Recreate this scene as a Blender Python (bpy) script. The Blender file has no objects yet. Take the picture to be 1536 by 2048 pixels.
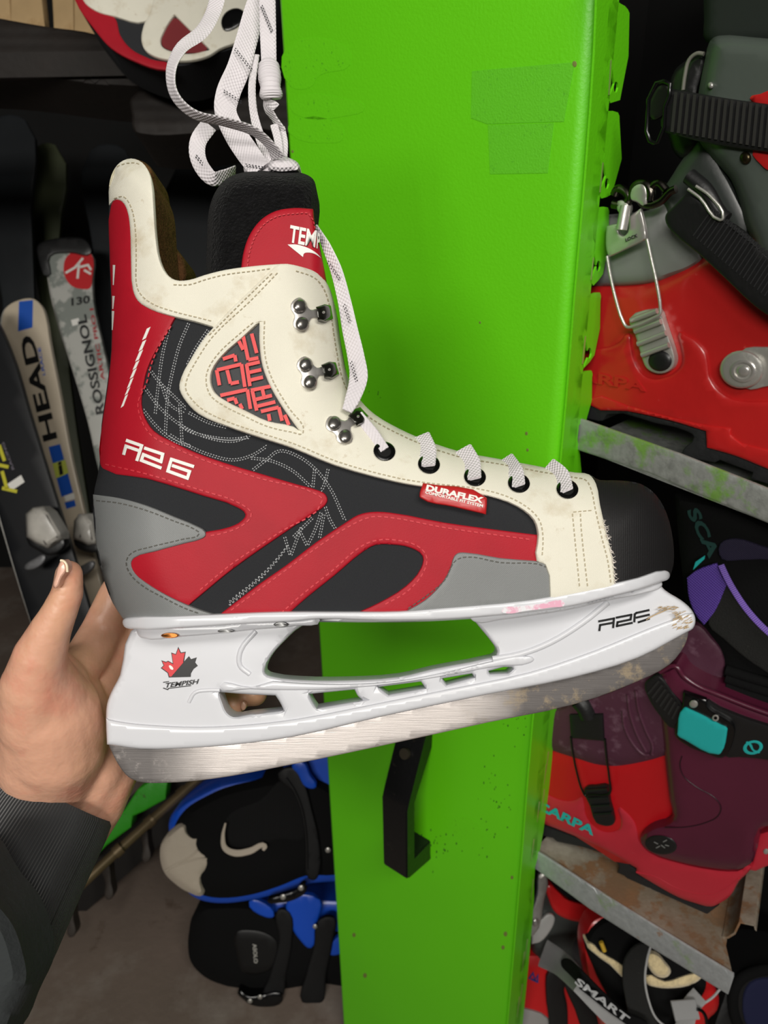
import bpy, bmesh, math, random
import numpy as np
from mathutils import Vector, Matrix
from mathutils.geometry import delaunay_2d_cdt
random.seed(7)
PI = math.pi
# ------------------------------------------------------------------ camera
F = 1480.0; CX, CY = 768.0, 1024.0
H = 1.35; PITCH = math.radians(24.6); ROLL = 0.0176
CAM = np.array([0, 0, H])
_r0 = np.array([1.0, 0, 0]); _d0 = np.array([0, -math.sin(PITCH), -math.cos(PITCH)])
FW = np.array([0, math.cos(PITCH), -math.sin(PITCH)])
RT = _r0 * math.cos(ROLL) + _d0 * math.sin(ROLL)
DN = -_r0 * math.sin(ROLL) + _d0 * math.cos(ROLL)
SC = bpy.context.scene
cam = bpy.data.cameras.new('camera'); cam_o = bpy.data.objects.new('camera', cam)
SC.collection.objects.link(cam_o); SC.camera = cam_o
cam.sensor_fit = 'HORIZONTAL'; cam.sensor_width = 36; cam.lens = 36 * F / 1536
cam.clip_start = 0.02; cam.clip_end = 30
cam_o.matrix_world = Matrix(((RT[0], -DN[0], -FW[0], 0), (RT[1], -DN[1], -FW[1], 0), (RT[2], -DN[2], -FW[2], H), (0, 0, 0, 1)))
cam.dof.use_dof = True; cam.dof.focus_distance = 0.40; cam.dof.aperture_fstop = 19
# ------------------------------------------------------------------ light, exposure
W_ = bpy.data.worlds.new('world'); SC.world = W_; W_.use_nodes = True
W_.node_tree.nodes['Background'].inputs[0].default_value = (0.80, 0.90, 1.0, 1)
W_.node_tree.nodes['Background'].inputs[1].default_value = 0.012
SC.view_settings.view_transform = 'Standard'; SC.view_settings.look = 'None'
SC.view_settings.gamma = 1; SC.view_settings.use_curve_mapping = False
SC.view_settings.exposure = 0.12
def area(name, loc, aim, sx, sy, power, col):
    l = bpy.data.lights.new(name, 'AREA'); l.shape = 'RECTANGLE'; l.size = sx; l.size_y = sy
    l.energy = power; l.color = col
    o = bpy.data.objects.new(name, l); SC.collection.objects.link(o); o.location = loc
    o.rotation_euler = (Vector(aim) - Vector(loc)).to_track_quat('-Z', 'Y').to_euler()
    return o
area('ceiling_lamp', (0.50, -0.80, 2.45), (0.05, 0.45, 1.15), 1.2, 0.30, 17, (1.0, 0.965, 0.90))
area('far_ceiling_lamp', (-0.7, -2.1, 2.40), (0.1, 0.5, 1.1), 1.4, 0.40, 46, (1.0, 0.965, 0.90))

# ------------------------------------------------------------------ helpers
def W(px, py, d):
    px = np.asarray(px, float); py = np.asarray(py, float); d = np.asarray(d, float)
    u = (px - CX) / F * d; v = (py - CY) / F * d
    return CAM + d[..., None] * FW + u[..., None] * RT + v[..., None] * DN
def ray(px, py):
    return FW + ((np.asarray(px, float) - CX) / F)[..., None] * RT + ((np.asarray(py, float) - CY) / F)[..., None] * DN
def plane(P, n):
    P = np.asarray(P, float); n = np.asarray(n, float)
    def D(px, py):
        return np.dot(n, P - CAM) / (ray(px, py) @ n)
    return D
def const(d):
    return lambda px, py: np.full(np.shape(np.asarray(px, float)), d)
def asD(D):
    return D if callable(D) else const(D)
def srgb(c):
    if isinstance(c, str):
        c = [int(c[i:i+2], 16) for i in (0, 2, 4)]
    o = []
    for x in c[:3]:
        x = x / 255
        o.append(x / 12.92 if x <= .04045 else ((x + .055) / 1.055) ** 2.4)
    return (*o, 1)
def seg_dist(P, poly, closed=True):
    A = np.asarray(poly, float)[:, :2]
    B = np.roll(A, -1, 0) if closed else A[1:]
    if not closed: A = A[:-1]
    out = np.full(len(P), 1e9)
    for a, b in zip(A, B):
        ab = b - a; L = ab @ ab
        if L < 1e-12: continue
        t = np.clip(((P - a) @ ab) / L, 0, 1)
        q = a + t[:, None] * ab
        out = np.minimum(out, np.hypot(P[:, 0] - q[:, 0], P[:, 1] - q[:, 1]))
    return out
def inside(P, poly):
    A = np.asarray(poly, float); r = np.zeros(len(P), bool)
    x, y = P[:, 0], P[:, 1]; n = len(A)
    for i in range(n):
        x1, y1 = A[i]; x2, y2 = A[(i+1) % n]
        c = ((y1 > y) != (y2 > y))
        if y1 != y2:
            r ^= c & (x < (x2 - x1) * (y - y1) / (y2 - y1) + x1)
    return r
def curve(pts, n=4, closed=False):
    """smooth curve through the points; a third element 1 keeps a sharp corner"""
    P = [np.array(p[:2], float) for p in pts]; S = [len(p) > 2 and p[2] == 1 for p in pts]; m = len(P)
    if n <= 1: return np.array(P)
    T = []
    for i in range(m):
        if not closed and i in (0, m-1):
            T.append(None); continue
        a, b, c = P[i-1], P[i], P[(i+1) % m]
        l1 = np.linalg.norm(b-a); l2 = np.linalg.norm(c-b)
        if S[i] or l1 < 1e-6 or l2 < 1e-6: T.append((0*b, l1, l2)); continue
        t = (b-a)/l1 + (c-b)/l2; q = np.linalg.norm(t)
        T.append((t/q if q > 1e-6 else 0*b, l1, l2))
    out = []
    rng = range(m) if closed else range(m-1)
    for i in rng:
        j = (i+1) % m; a, b = P[i], P[j]; L = np.linalg.norm(b-a)
        ta = (b-a) if T[i] is None or not T[i][0].any() else T[i][0]*L
        tb = (b-a) if T[j] is None or not T[j][0].any() else T[j][0]*L
        for k in range(n):
            s = k/n; s2, s3 = s*s, s**3
            out.append((2*s3-3*s2+1)*a + (s3-2*s2+s)*ta + (-2*s3+3*s2)*b + (s3-s2)*tb)
    if not closed: out.append(P[-1])
    return np.array(out)
def densify(P, step):
    out = []
    for i in range(len(P)):
        a, b = P[i], P[(i+1) % len(P)]; L = np.linalg.norm(b-a); k = max(1, int(math.ceil(L/step)))
        if L < 1e-6: continue
        for j in range(k): out.append(a + (b-a)*j/k)
    return np.array(out)
def prof(t):
    t = np.clip(t, 0, 1); return np.sqrt(np.maximum(0, 1-(1-t)**2))

ORI = {}
def origin_of(o): return np.array(ORI.get(o.name, (0, 0, 0)), float) if o else np.zeros(3)
class G:                                     # geometry collected for one mesh
    def __init__(s): s.V = []; s.Fc = []; s.UV = []; s.n = 0
    def add(s, V, Fc, UV=None):
        V = np.asarray(V, float)
        s.V.append(V); s.Fc += [tuple(int(i)+s.n for i in f) for f in Fc]
        s.UV.append(np.asarray(UV, float) if UV is not None else V[:, :2]); s.n += len(V)
        return s
    def __iadd__(s, o):
        s.add(np.vstack(o.V), o.Fc, np.vstack(o.UV)); return s
def emit(name, g, mat, parent=None, angle=38, merge=False, **props):
    V = np.vstack(g.V); UV = np.vstack(g.UV)
    if parent is None:
        o0 = np.array([V[:, 0].mean(), V[:, 1].mean(), V[:, 2].min()])
    else: o0 = origin_of(parent)
    me = bpy.data.meshes.new(name)
    me.from_pydata((V - o0).tolist(), [], g.Fc); me.validate()
    uvl = me.uv_layers.new(name='uv')
    idx = np.zeros(len(me.loops), int); me.loops.foreach_get('vertex_index', idx)
    uvl.data.foreach_set('uv', UV[idx].astype(np.float32).ravel())
    bm = bmesh.new(); bm.from_mesh(me)
    if merge: bmesh.ops.remove_doubles(bm, verts=bm.verts, dist=1e-5)
    bmesh.ops.recalc_face_normals(bm, faces=bm.faces)
    bm.to_mesh(me); bm.free()
    me.shade_smooth(); me.set_sharp_from_angle(angle=math.radians(angle))
    if mat: me.materials.append(mat)
    o = bpy.data.objects.new(name, me); SC.collection.objects.link(o)
    if parent is None: o.location = o0
    else: o.parent = parent
    ORI[o.name] = o0 if parent is None else origin_of(parent)
    for k, v in props.items(): o[k] = v
    return o
def thing(name, label, cat, loc, group=None):
    o = bpy.data.objects.new(name, None); SC.collection.objects.link(o)
    loc = np.asarray(loc, float); o.location = loc; o.empty_display_size = .02
    o['label'] = label; o['category'] = cat
    if group: o['group'] = group
    ORI[o.name] = loc
    return o

def tri_region(outline, holes=(), step=14, rr=0, sm=4):
    O = densify(curve(outline, sm, True), step)
    Hs = [densify(curve(h, sm, True), step) for h in holes]
    loops = [O] + Hs
    pts = list(map(tuple, O)); edges = [(i, (i+1) % len(O)) for i in range(len(O))]
    for h in Hs:
        b = len(pts); pts += list(map(tuple, h)); edges += [(b+i, b+(i+1) % len(h)) for i in range(len(h))]
    lo, hi = O.min(0), O.max(0)
    gx = np.arange(lo[0]+step*.5, hi[0], step); gy = np.arange(lo[1]+step*.5, hi[1], step)
    cand = []
    if len(gx) and len(gy):
        X, Y = np.meshgrid(gx, gy); X[1::2] += step*.5
        cand.append(np.c_[X.ravel(), Y.ravel()])
    ring = []
    if rr:
        for f in (.3, .75):
            for k, L in enumerate(loops):
                t = np.roll(L, -1, 0)-np.roll(L, 1, 0); t /= np.linalg.norm(t, axis=1)[:, None]+1e-9
                nrm = np.c_[-t[:, 1], t[:, 0]]
                for s in (1, -1): ring.append((L + s*nrm*rr*f, rr*f*.93))
    def ok(P):
        m = inside(P, O)
        for h in Hs: m &= ~inside(P, h)
        return m
    def dist(P):
        d = seg_dist(P, O)
        for h in Hs: d = np.minimum(d, seg_dist(P, h))
        return d
    extra = []
    for P, mind in ring:
        P = P[ok(P)]
        if len(P): extra.append(P[dist(P) >= mind])
    for P in cand:
        P = P[ok(P)]
        if len(P): extra.append(P[dist(P) >= max(step*.35, rr*.95)])
    if extra: pts += list(map(tuple, np.vstack(extra)))
    v, e, f, *_ = delaunay_2d_cdt([Vector(p) for p in pts], edges, [], 0, 1e-4)
    P = np.array([(p.x, p.y) for p in v]); T = np.array([t for t in f if len(t) == 3])
    c = P[T].mean(1); T = T[ok(c)]
    a = P[T]; ar = abs(np.cross(a[:, 1]-a[:, 0], a[:, 2]-a[:, 0])); T = T[ar > 1e-3]
    return P, T, dist(P)
def boundary(T):
    cnt = {}
    for t in T:
        for i in range(3):
            a, b = int(t[i]), int(t[(i+1) % 3]); cnt[(a, b)] = 1
    return [(a, b) for (a, b) in cnt if (b, a) not in cnt]
def solid_geo(outline, D, thick, holes=(), step=14, rr=0, rh=0, base=0, sm=4, ext=None, mirror=False, off=None):
    D = asD(D); ext = FW if ext is None else np.asarray(ext, float)
    P, T, dist = tri_region(outline, holes, step, rr, sm)
    o = np.full(len(P), float(base))
    if off is not None: o = o + off(P[:, 0], P[:, 1])
    if rr: o = o + rh*prof(dist/rr)
    d = D(P[:, 0], P[:, 1])
    Vf = W(P[:, 0], P[:, 1], d - o)
    if mirror: Vb = W(P[:, 0], P[:, 1], d) + ext*(thick + o)[:, None]
    else:
        ob = np.full(len(P), float(base)) + (off(P[:, 0], P[:, 1]) if off is not None else 0)
        Vb = W(P[:, 0], P[:, 1], d - ob) + ext*thick
    n = len(P); Fc = [tuple(t) for t in T] + [(t[0]+n, t[2]+n, t[1]+n) for t in T]
    Fc += [(b, a, a+n, b+n) for a, b in boundary(T)]
    uv = P/1000; UV = np.vstack([uv, uv])
    return G().add(np.vstack([Vf, Vb]), Fc, UV)
def solid(name, outline, D, thick, mat, parent=None, props=None, **k):
    return emit(name, solid_geo(outline, D, thick, **k), mat, parent, **(props or {}))

def stroke_geo(pts, w, D, base=0, t=.0004, off=None, sm=1, closed=False, w2=None):
    D = asD(D); P = curve(pts, sm, closed)
    if off is not None and not closed:
        Q = [P[0]]
        for a_, b_ in zip(P[:-1], P[1:]):
            k_ = max(1, int(np.linalg.norm(b_-a_)/7)); Q += [a_+(b_-a_)*j/k_ for j in range(1, k_+1)]
        P = np.array(Q)
    n = len(P)
    ws = np.linspace(w, w if w2 is None else w2, n)
    tan = np.zeros_like(P)
    L = []; R = []
    for i in range(n):
        a = P[i-1] if (i or closed) else P[i]; c = P[(i+1) % n] if (i < n-1 or closed) else P[i]
        t1 = P[i]-a; t2 = c-P[i]
        t1 = t1/(np.linalg.norm(t1)+1e-9) if np.linalg.norm(t1) > 1e-9 else t2/(np.linalg.norm(t2)+1e-9)
        t2 = t2/(np.linalg.norm(t2)+1e-9) if np.linalg.norm(t2) > 1e-9 else t1
        tt = t1+t2; q = np.linalg.norm(tt); tt = tt/q if q > .3 else t1
        nr = np.array([-tt[1], tt[0]]); k = 1/max(.6, nr @ np.array([-t1[1], t1[0]]))
        L.append(P[i]+nr*ws[i]/2*k); R.append(P[i]-nr*ws[i]/2*k)
    Q = np.array(L+R); o = base + (off(Q[:, 0], Q[:, 1]) if off is not None else 0)
    d = D(Q[:, 0], Q[:, 1]); Vf = W(Q[:, 0], Q[:, 1], d-o-t); Vb = W(Q[:, 0], Q[:, 1], d-o)
    m = 2*n; Fc = []
    for i in range(n if closed else n-1):
        j = (i+1) % n
        Fc += [(i, j, n+j, n+i), (m+i, m+n+i, m+n+j, m+j), (i, m+i, m+j, j), (n+i, n+j, m+n+j, m+n+i)]
    if not closed: Fc += [(0, n, m+n, m), (n-1, m+n-1, m+2*n-1, 2*n-1)]
    uv = Q/1000
    return G().add(np.vstack([Vf, Vb]), Fc, np.vstack([uv, uv]))
def strokes(name, lines, w, D, mat, parent, sm=1, closed=False, **k):
    g = G()
    for l in lines: g += stroke_geo(l, w, D, sm=sm, closed=closed, **k)
    return emit(name, g, mat, parent)
def segments(lines, w):
    out = []
    for l in lines:
        l = [np.array(p, float) for p in l]
        for a, b in zip(l, l[1:]):
            t = (b-a)/np.linalg.norm(b-a)*w*.5; out.append([tuple(a-t), tuple(b+t)])
    return out
def path_walk(P, closed):
    P = np.asarray(P, float)
    if closed: P = np.vstack([P, P[:1]])
    s = np.r_[0, np.cumsum(np.hypot(*np.diff(P, axis=0).T))]
    return lambda q: np.c_[np.interp(q, s, P[:, 0]), np.interp(q, s, P[:, 1])], s[-1]
def stitch_geo(path, D, base, off=None, dash=8, gap=5, w=2.6, t=.0005, closed=False, slant=0):
    f, L = path_walk(path, closed); g = G(); q = gap/2
    while q + dash < L:
        a, b = f(np.array([q, q+dash])); tt = (b-a)/(np.linalg.norm(b-a)+1e-9); nr = np.array([-tt[1], tt[0]])
        g += stroke_geo([tuple(a+nr*slant), tuple(b-nr*slant)], w, D, base=base, t=t, off=off)
        q += dash+gap
    return g
def inset(outline, d, sm=4, closed=True, step=8):
    O = densify(curve(outline, sm, True), step)
    t = np.roll(O, -1, 0)-np.roll(O, 1, 0); t /= np.linalg.norm(t, axis=1)[:, None]+1e-9
    nr = np.c_[-t[:, 1], t[:, 0]]; Q = O+nr*d
    if inside(Q, O).mean() < .5: Q = O-nr*d
    return Q[(seg_dist(Q, O) > d*.9) & inside(Q, O)]
def textgeo(s, p0, p1, up, D, base=0, t=.0004, off=None, bold=.02):
    c = bpy.data.curves.new('glyphs', 'FONT'); c.body = s; c.size = 1; c.offset = bold; c.resolution_u = 3
    ob = bpy.data.objects.new('glyphs', c); SC.collection.objects.link(ob); bpy.context.view_layer.update()
    me = bpy.data.meshes.new_from_object(ob.evaluated_get(bpy.context.evaluated_depsgraph_get()))
    me.calc_loop_triangles()
    V = np.array([v.co[:2] for v in me.vertices]); T = np.array([t.vertices for t in me.loop_triangles])
    bpy.data.objects.remove(ob); bpy.data.curves.remove(c); bpy.data.meshes.remove(me)
    lo, hi = V.min(0), V.max(0); q = (V-lo)/(hi-lo)
    p0, p1, up = map(lambda z: np.array(z, float), (p0, p1, up))
    P = p0 + q[:, :1]*(p1-p0) + q[:, 1:]*up
    D = asD(D); o = base + (off(P[:, 0], P[:, 1]) if off is not None else 0)
    d = D(P[:, 0], P[:, 1]); Vf = W(P[:, 0], P[:, 1], d-o-t); Vb = W(P[:, 0], P[:, 1], d-o)
    n = len(P); Fc = [tuple(x) for x in T]+[(x[0]+n, x[2]+n, x[1]+n) for x in T]+[(b, a, a+n, b+n) for a, b in boundary(T)]
    return G().add(np.vstack([Vf, Vb]), Fc, np.vstack([P/1000]*2))
def lettering(name, s, p0, p1, up, D, mat, parent, **k):
    return emit(name, textgeo(s, p0, p1, up, D, **k), mat, parent)

def frames(P, closed=False):
    P = np.asarray(P, float); n = len(P)
    T = np.array([P[(i+1) % n if closed else min(i+1, n-1)]-P[(i-1) % n if closed else max(i-1, 0)] for i in range(n)])
    T /= np.linalg.norm(T, axis=1)[:, None]+1e-12
    return P, T
def tube_geo(P, r, seg=12, closed=False, caps=True):
    P, T = frames(P, closed); n = len(P); r = np.broadcast_to(r, (n,))
    u = np.cross(T[0], [0, 0, 1.0]); u = u if np.linalg.norm(u) > .1 else np.cross(T[0], [1.0, 0, 0]); u /= np.linalg.norm(u)
    V = []
    for i in range(n):
        u = u - T[i]*(u @ T[i]); u /= np.linalg.norm(u); v = np.cross(T[i], u)
        for k in range(seg):
            a = 2*PI*k/seg; V.append(P[i]+r[i]*(math.cos(a)*u+math.sin(a)*v))
    Fc = []
    for i in range(n if closed else n-1):
        j = (i+1) % n
        for k in range(seg):
            l = (k+1) % seg; Fc.append((i*seg+k, i*seg+l, j*seg+l, j*seg+k))
    if caps and not closed: Fc += [tuple(range(seg))[::-1], tuple((n-1)*seg+k for k in range(seg))]
    return G().add(V, Fc, np.array([(0.001*k, 0.01*i) for i in range(n) for k in range(seg)]))
def pxtube(pts, D, r, seg=10, sm=4, closed=False, base=0, off=None):
    """tube along image-traced points; pts (x, y) or with D a list of depths"""
    P = curve([p[:2] for p in pts], sm, closed)
    if callable(D): d = D(P[:, 0], P[:, 1])
    elif np.ndim(D): d = np.interp(np.linspace(0, 1, len(P)), np.linspace(0, 1, len(D)), D)
    else: d = np.full(len(P), D)
    if off is not None: d = d-off(P[:, 0], P[:, 1])
    return tube_geo(W(P[:, 0], P[:, 1], d-base), r, seg, closed)
def ribbon_geo(pts, depths, widths, twists=0, t=.0010, sm=5):
    """flat woven band: widths in metres, twist in degrees away from facing the camera"""
    P = curve(pts, sm); n = len(P); s = np.linspace(0, 1, n)
    ip = lambda a: np.interp(s, np.linspace(0, 1, len(np.atleast_1d(a))), np.atleast_1d(a))
    d, w, tw = ip(depths), ip(widths), np.radians(ip(twists))
    X = W(P[:, 0], P[:, 1], d); X, T = frames(X)
    V = []; UV = []
    ln = np.r_[0, np.cumsum(np.linalg.norm(np.diff(X, axis=0), axis=1))]
    prof_ = [(-.5, 0), (-.44, .4), (-.3, .5), (0, .5), (.3, .5), (.44, .4), (.5, 0), (.44, -.4), (.3, -.5), (0, -.5), (-.3, -.5), (-.44, -.4)]
    for i in range(n):
        vw = X[i]-CAM; vw /= np.linalg.norm(vw)
        a = np.cross(T[i], vw); a /= np.linalg.norm(a)+1e-9; b = np.cross(T[i], a)
        aa = a*math.cos(tw[i])+b*math.sin(tw[i]); bb = -a*math.sin(tw[i])+b*math.cos(tw[i])
        for (p, q) in prof_:
            V.append(X[i]+aa*w[i]*p+bb*t*q); UV.append((p*w[i]*4, ln[i]*4))
    m = len(prof_); Fc = []
    for i in range(n-1):
        for k in range(m):
            l = (k+1) % m; Fc.append((i*m+k, i*m+l, (i+1)*m+l, (i+1)*m+k))
    Fc += [tuple(range(m))[::-1], tuple((n-1)*m+k for k in range(m))]
    return G().add(V, Fc, UV)
def prism_geo(poly3, ext):
    """closed prism of a 3-D polygon pushed along ext"""
    V = np.asarray(poly3, float); n = len(V); V2 = V+np.asarray(ext, float)
    Fc = [tuple(range(n)), tuple(range(2*n-1, n-1, -1))]+[(i, i+n, (i+1) % n+n, (i+1) % n) for i in range(n)]
    return G().add(np.vstack([V, V2]), Fc)
def box_geo(c, s, yaw=0):
    c = np.asarray(c, float); s = np.asarray(s, float)/2; ca, sa = math.cos(yaw), math.sin(yaw)
    V = []
    for z in (-1, 1):
        for x, y in ((-1, -1), (1, -1), (1, 1), (-1, 1)):
            X, Y = x*s[0], y*s[1]; V.append(c+np.array([X*ca-Y*sa, X*sa+Y*ca, z*s[2]]))
    return G().add(V, [(0, 3, 2, 1), (4, 5, 6, 7), (0, 1, 5, 4), (1, 2, 6, 5), (2, 3, 7, 6), (3, 0, 4, 7)])
def disc_geo(cx, cy, rx, ry, D, rise, base=0, off=None, ang=0, dome=False, hole=0, seg=28, t=.001):
    """round boss traced as an ellipse; dome = rounded top, hole = inner radius factor"""
    D = asD(D); rings = [(1, 0), (1, rise*.55), (.93, rise*.85), (.8, rise)] if not dome else [(1, 0), (.97, rise*.35), (.85, rise*.65), (.6, rise*.88), (.3, rise*.98)]
    if hole: rings += [(hole, rise), (hole*.97, rise*.5), (hole*.97, 0)]
    V = []; ca, sa = math.cos(ang), math.sin(ang)
    d0 = D(np.array([cx]), np.array([cy]))[0] - base - (off(np.array([cx]), np.array([cy]))[0] if off else 0)
    for f, h in rings:
        for k in range(seg):
            a = 2*PI*k/seg; x, y = rx*f*math.cos(a), ry*f*math.sin(a)
            px, py = cx+x*ca-y*sa, cy+x*sa+y*ca
            dd = D(np.array([px]), np.array([py]))[0]-base-(off(np.array([px]), np.array([py]))[0] if off else 0)
            V.append(W(px, py, dd-h+(t if h == 0 else 0)))
    Fc = []
    m = len(rings)
    for i in range(m-1):
        for k in range(seg):
            l = (k+1) % seg; Fc.append((i*seg+k, i*seg+l, (i+1)*seg+l, (i+1)*seg+k))
    if not hole: Fc.append(tuple((m-1)*seg+k for k in range(seg)))
    return G().add(V, Fc)

# ------------------------------------------------------------------ materials
def mat(name, col, rough=.5, metal=0., spec=.5, coat=0., bump=None, var=None, stain=None, weave=None, lines=None, sheen=0., sss=0., brush=None, wear=False):
    m = bpy.data.materials.new(name); m.use_nodes = True; nt = m.node_tree; N = nt.nodes; L = nt.links
    b = N['Principled BSDF']; c = srgb(col)
    b.inputs['Base Color'].default_value = c; b.inputs['Roughness'].default_value = rough
    b.inputs['Metallic'].default_value = metal; b.inputs['Specular IOR Level'].default_value = spec
    b.inputs['Coat Weight'].default_value = coat; b.inputs['Coat Roughness'].default_value = .15
    if sheen: b.inputs['Sheen Weight'].default_value = sheen
    if sss:
        b.inputs['Subsurface Weight'].default_value = sss; b.inputs['Subsurface Radius'].default_value = (.006, .0025, .0012); b.inputs['Subsurface Scale'].default_value = 1
    tc = N.new('ShaderNodeTexCoord'); obj_ = tc.outputs['Object']; uv = tc.outputs['UV']
    cur = None
    def rgb(x):
        n = N.new('ShaderNodeRGB'); n.outputs[0].default_value = x; return n.outputs[0]
    def noise(scale, det=4, src=None, rough_=.55):
        n = N.new('ShaderNodeTexNoise'); n.inputs['Scale'].default_value = scale; n.inputs['Detail'].default_value = det; n.inputs['Roughness'].default_value = rough_
        L.new(src or obj_, n.inputs['Vector']); return n.outputs['Fac']
    def ramp(src, a, b_):
        n = N.new('ShaderNodeMapRange'); n.inputs[1].default_value = a; n.inputs[2].default_value = b_; n.clamp = True
        L.new(src, n.inputs[0]); return n.outputs[0]
    def mix(f, a, b2, mode='MIX'):
        n = N.new('ShaderNodeMix'); n.data_type = 'RGBA'; n.blend_type = mode
        if isinstance(f, float): n.inputs[0].default_value = f
        else: L.new(f, n.inputs[0])
        L.new(a, n.inputs[6]); L.new(b2, n.inputs[7]); return n.outputs[2]
    def math_(op, a, b2=None):
        n = N.new('ShaderNodeMath'); n.operation = op
        for i, x in enumerate((a, b2)):
            if x is None: continue
            if isinstance(x, (int, float)): n.inputs[i].default_value = x
            else: L.new(x, n.inputs[i])
        return n.outputs[0]
    cur = rgb(c)
    if var:
        f = ramp(noise(var[0]), .3, .7); k = var[1]
        dark = rgb(tuple(x*(1-k) for x in c[:3])+(1,)); light = rgb(tuple(min(1, x*(1+k)) for x in c[:3])+(1,))
        cur = mix(f, dark, light)
    for st in (stain or []):
        f = ramp(noise(st[1], 6, rough_=.65), st[2], st[2]+st[3]); f = math_('MULTIPLY', f, st[4] if len(st) > 4 else 1.0)
        cur = mix(f, cur, rgb(srgb(st[0])))
    hgt = None
    if wear:       # tarnish towards toe and heel of the blade
        sp0 = N.new('ShaderNodeSeparateXYZ'); L.new(uv, sp0.inputs[0]); nz = noise(9, 4)
        pos = math_('ADD', sp0.outputs[0], math_('MULTIPLY', math_('SUBTRACT', nz, .5), .25))
        a = ramp(pos, .90, 1.06); b0 = ramp(pos, .44, .30); msk = math_('MAXIMUM', a, b0)
        cur = mix(math_('MULTIPLY', msk, .92), cur, rgb(srgb((92, 88, 87))))
        sp1 = math_('MULTIPLY', ramp(noise(75, 6, rough_=.7), .50, .62), math_('MULTIPLY', a, .7))
        cur = mix(sp1, cur, rgb(srgb((170, 152, 124))))
        cur = mix(math_('MULTIPLY', ramp(noise(120, 6, rough_=.7), .56, .66), math_('MULTIPLY', b0, .5)), cur, rgb(srgb((176, 168, 164))))
        L.new(math_('SUBTRACT', .72, math_('MULTIPLY', msk, .35)), b.inputs['Metallic'])
    if weave:      # (scale_u, scale_v, bump distance, colour contrast)
        sp = N.new('ShaderNodeSeparateXYZ'); L.new(uv, sp.inputs[0])
        a = math_('SINE', math_('MULTIPLY', sp.outputs[0], weave[0])); b2 = math_('SINE', math_('MULTIPLY', sp.outputs[1], weave[1]))
        w = math_('MULTIPLY', a, b2) if weave[0] and weave[1] else (a if weave[0] else b2)
        w = math_('ADD', math_('MULTIPLY', w, .5), .5); hgt = (w, weave[2])
        if weave[3]:
            cur = mix(math_('MULTIPLY', w, weave[3]), cur, rgb(srgb(weave[4]) if len(weave) > 4 else tuple(min(1, x*2.5+.02) for x in c[:3])+(1,)))
    if brush:      # brushed metal (direction stretched noise)
        mp = N.new('ShaderNodeMapping'); mp.inputs['Scale'].default_value = brush[0]; L.new(uv, mp.inputs[0])
        mp.inputs['Rotation'].default_value = (0, 0, brush[2] if len(brush) > 2 else 0)
        nb = noise(1, 5, mp.outputs[0]); hgt = (nb, brush[1])
        L.new(ramp(nb, .2, .9), b.inputs['Roughness'])
        r_ = N.new('ShaderNodeMapRange'); r_.inputs[1].default_value = .3; r_.inputs[2].default_value = .7; r_.inputs[3].default_value = rough-.08; r_.inputs[4].default_value = rough+.12
        L.new(nb, r_.inputs[0]); L.new(r_.outputs[0], b.inputs['Roughness'])
    L.new(cur, b.inputs['Base Color'])
    nrm = None
    if hgt:
        bp = N.new('ShaderNodeBump'); bp.inputs['Strength'].default_value = 1; bp.inputs['Distance'].default_value = hgt[1]
        L.new(hgt[0], bp.inputs['Height']); nrm = bp.outputs[0]
    if bump:
        bp = N.new('ShaderNodeBump'); bp.inputs['Strength'].default_value = 1; bp.inputs['Distance'].default_value = bump[1]
        L.new(noise(bump[0], 3), bp.inputs['Height'])
        if nrm: L.new(nrm, bp.inputs['Normal'])
        nrm = bp.outputs[0]
    if nrm: L.new(nrm, b.inputs['Normal'])
    return m
GREEN = mat('green powder coat', (106, 217, 18), .42, bump=(420, .00022), var=(3, .04), coat=.1)
GREENR = mat('green tape residue', (100, 206, 28), .55, bump=(700, .0003), stain=[((62, 140, 24), 260, .60, .08, .4)])
SMUDGE = mat('green smudged paint', (106, 216, 18), .45, bump=(420, .00022), stain=[((60, 130, 26), 330, .62, .05, .7)])
FABRIC = mat('black mesh fabric', (30, 31, 34), .8, spec=.3, weave=(2200, 2200, .00018, .32, (80, 82, 86)))
RUBBER = mat('toe cap rubber', (26, 25, 26), .6, spec=.3, bump=(900, .0001), weave=(1700, 0, .00008, .08), stain=[((90, 84, 78), 60, .66, .1, .35)])
RED = mat('red synthetic leather', (172, 24, 40), .52, spec=.22, var=(40, .07), bump=(1500, .00006))
REDST = mat('red thread', (205, 50, 62), .6)
WHITE = mat('cream canvas leather', (234, 230, 214), .6, weave=(1500, 2600, .00010, 0), var=(22, .04), spec=.25, stain=[((182, 160, 118), 34, .54, .18, .5), ((168, 140, 96), 110, .64, .08, .45)])
CREAMTH = mat('cream thread', (178, 166, 138), .8)
WHITETH = mat('white printed dots', (176, 178, 180), .6)
GREY = mat('grey synthetic leather', (124, 126, 126), .5, var=(30, .05), bump=(1200, .00005), weave=(1500, 1500, .00004, 0))
GREYE = mat('frayed grey edge', (112, 111, 104), .9, bump=(1500, .0003))
BROWN = mat('brown felt lining', (96, 66, 40), .98, spec=.1, bump=(900, .0012), var=(300, .35))
FELT = mat('black felt', (12, 12, 13), .97, spec=.15, bump=(700, .0022), var=(260, .5), sheen=.05)
PRINT = mat('white print', (240, 238, 232), .5)
PLASTIC = mat('white plastic', (216, 217, 222), .28, coat=.15, bump=(14, .0006), stain=[((190, 172, 140), 30, .70, .1, .35)])
PLASTIC2 = mat('scuffed white plastic', (224, 223, 222), .35, bump=(60, .0004), stain=[((176, 150, 112), 90, .60, .05, .6)])
STEEL = mat('brushed steel blade', (216, 208, 204), .42, .7, brush=((14, 500, 1), .00006, .18), wear=True)
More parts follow.
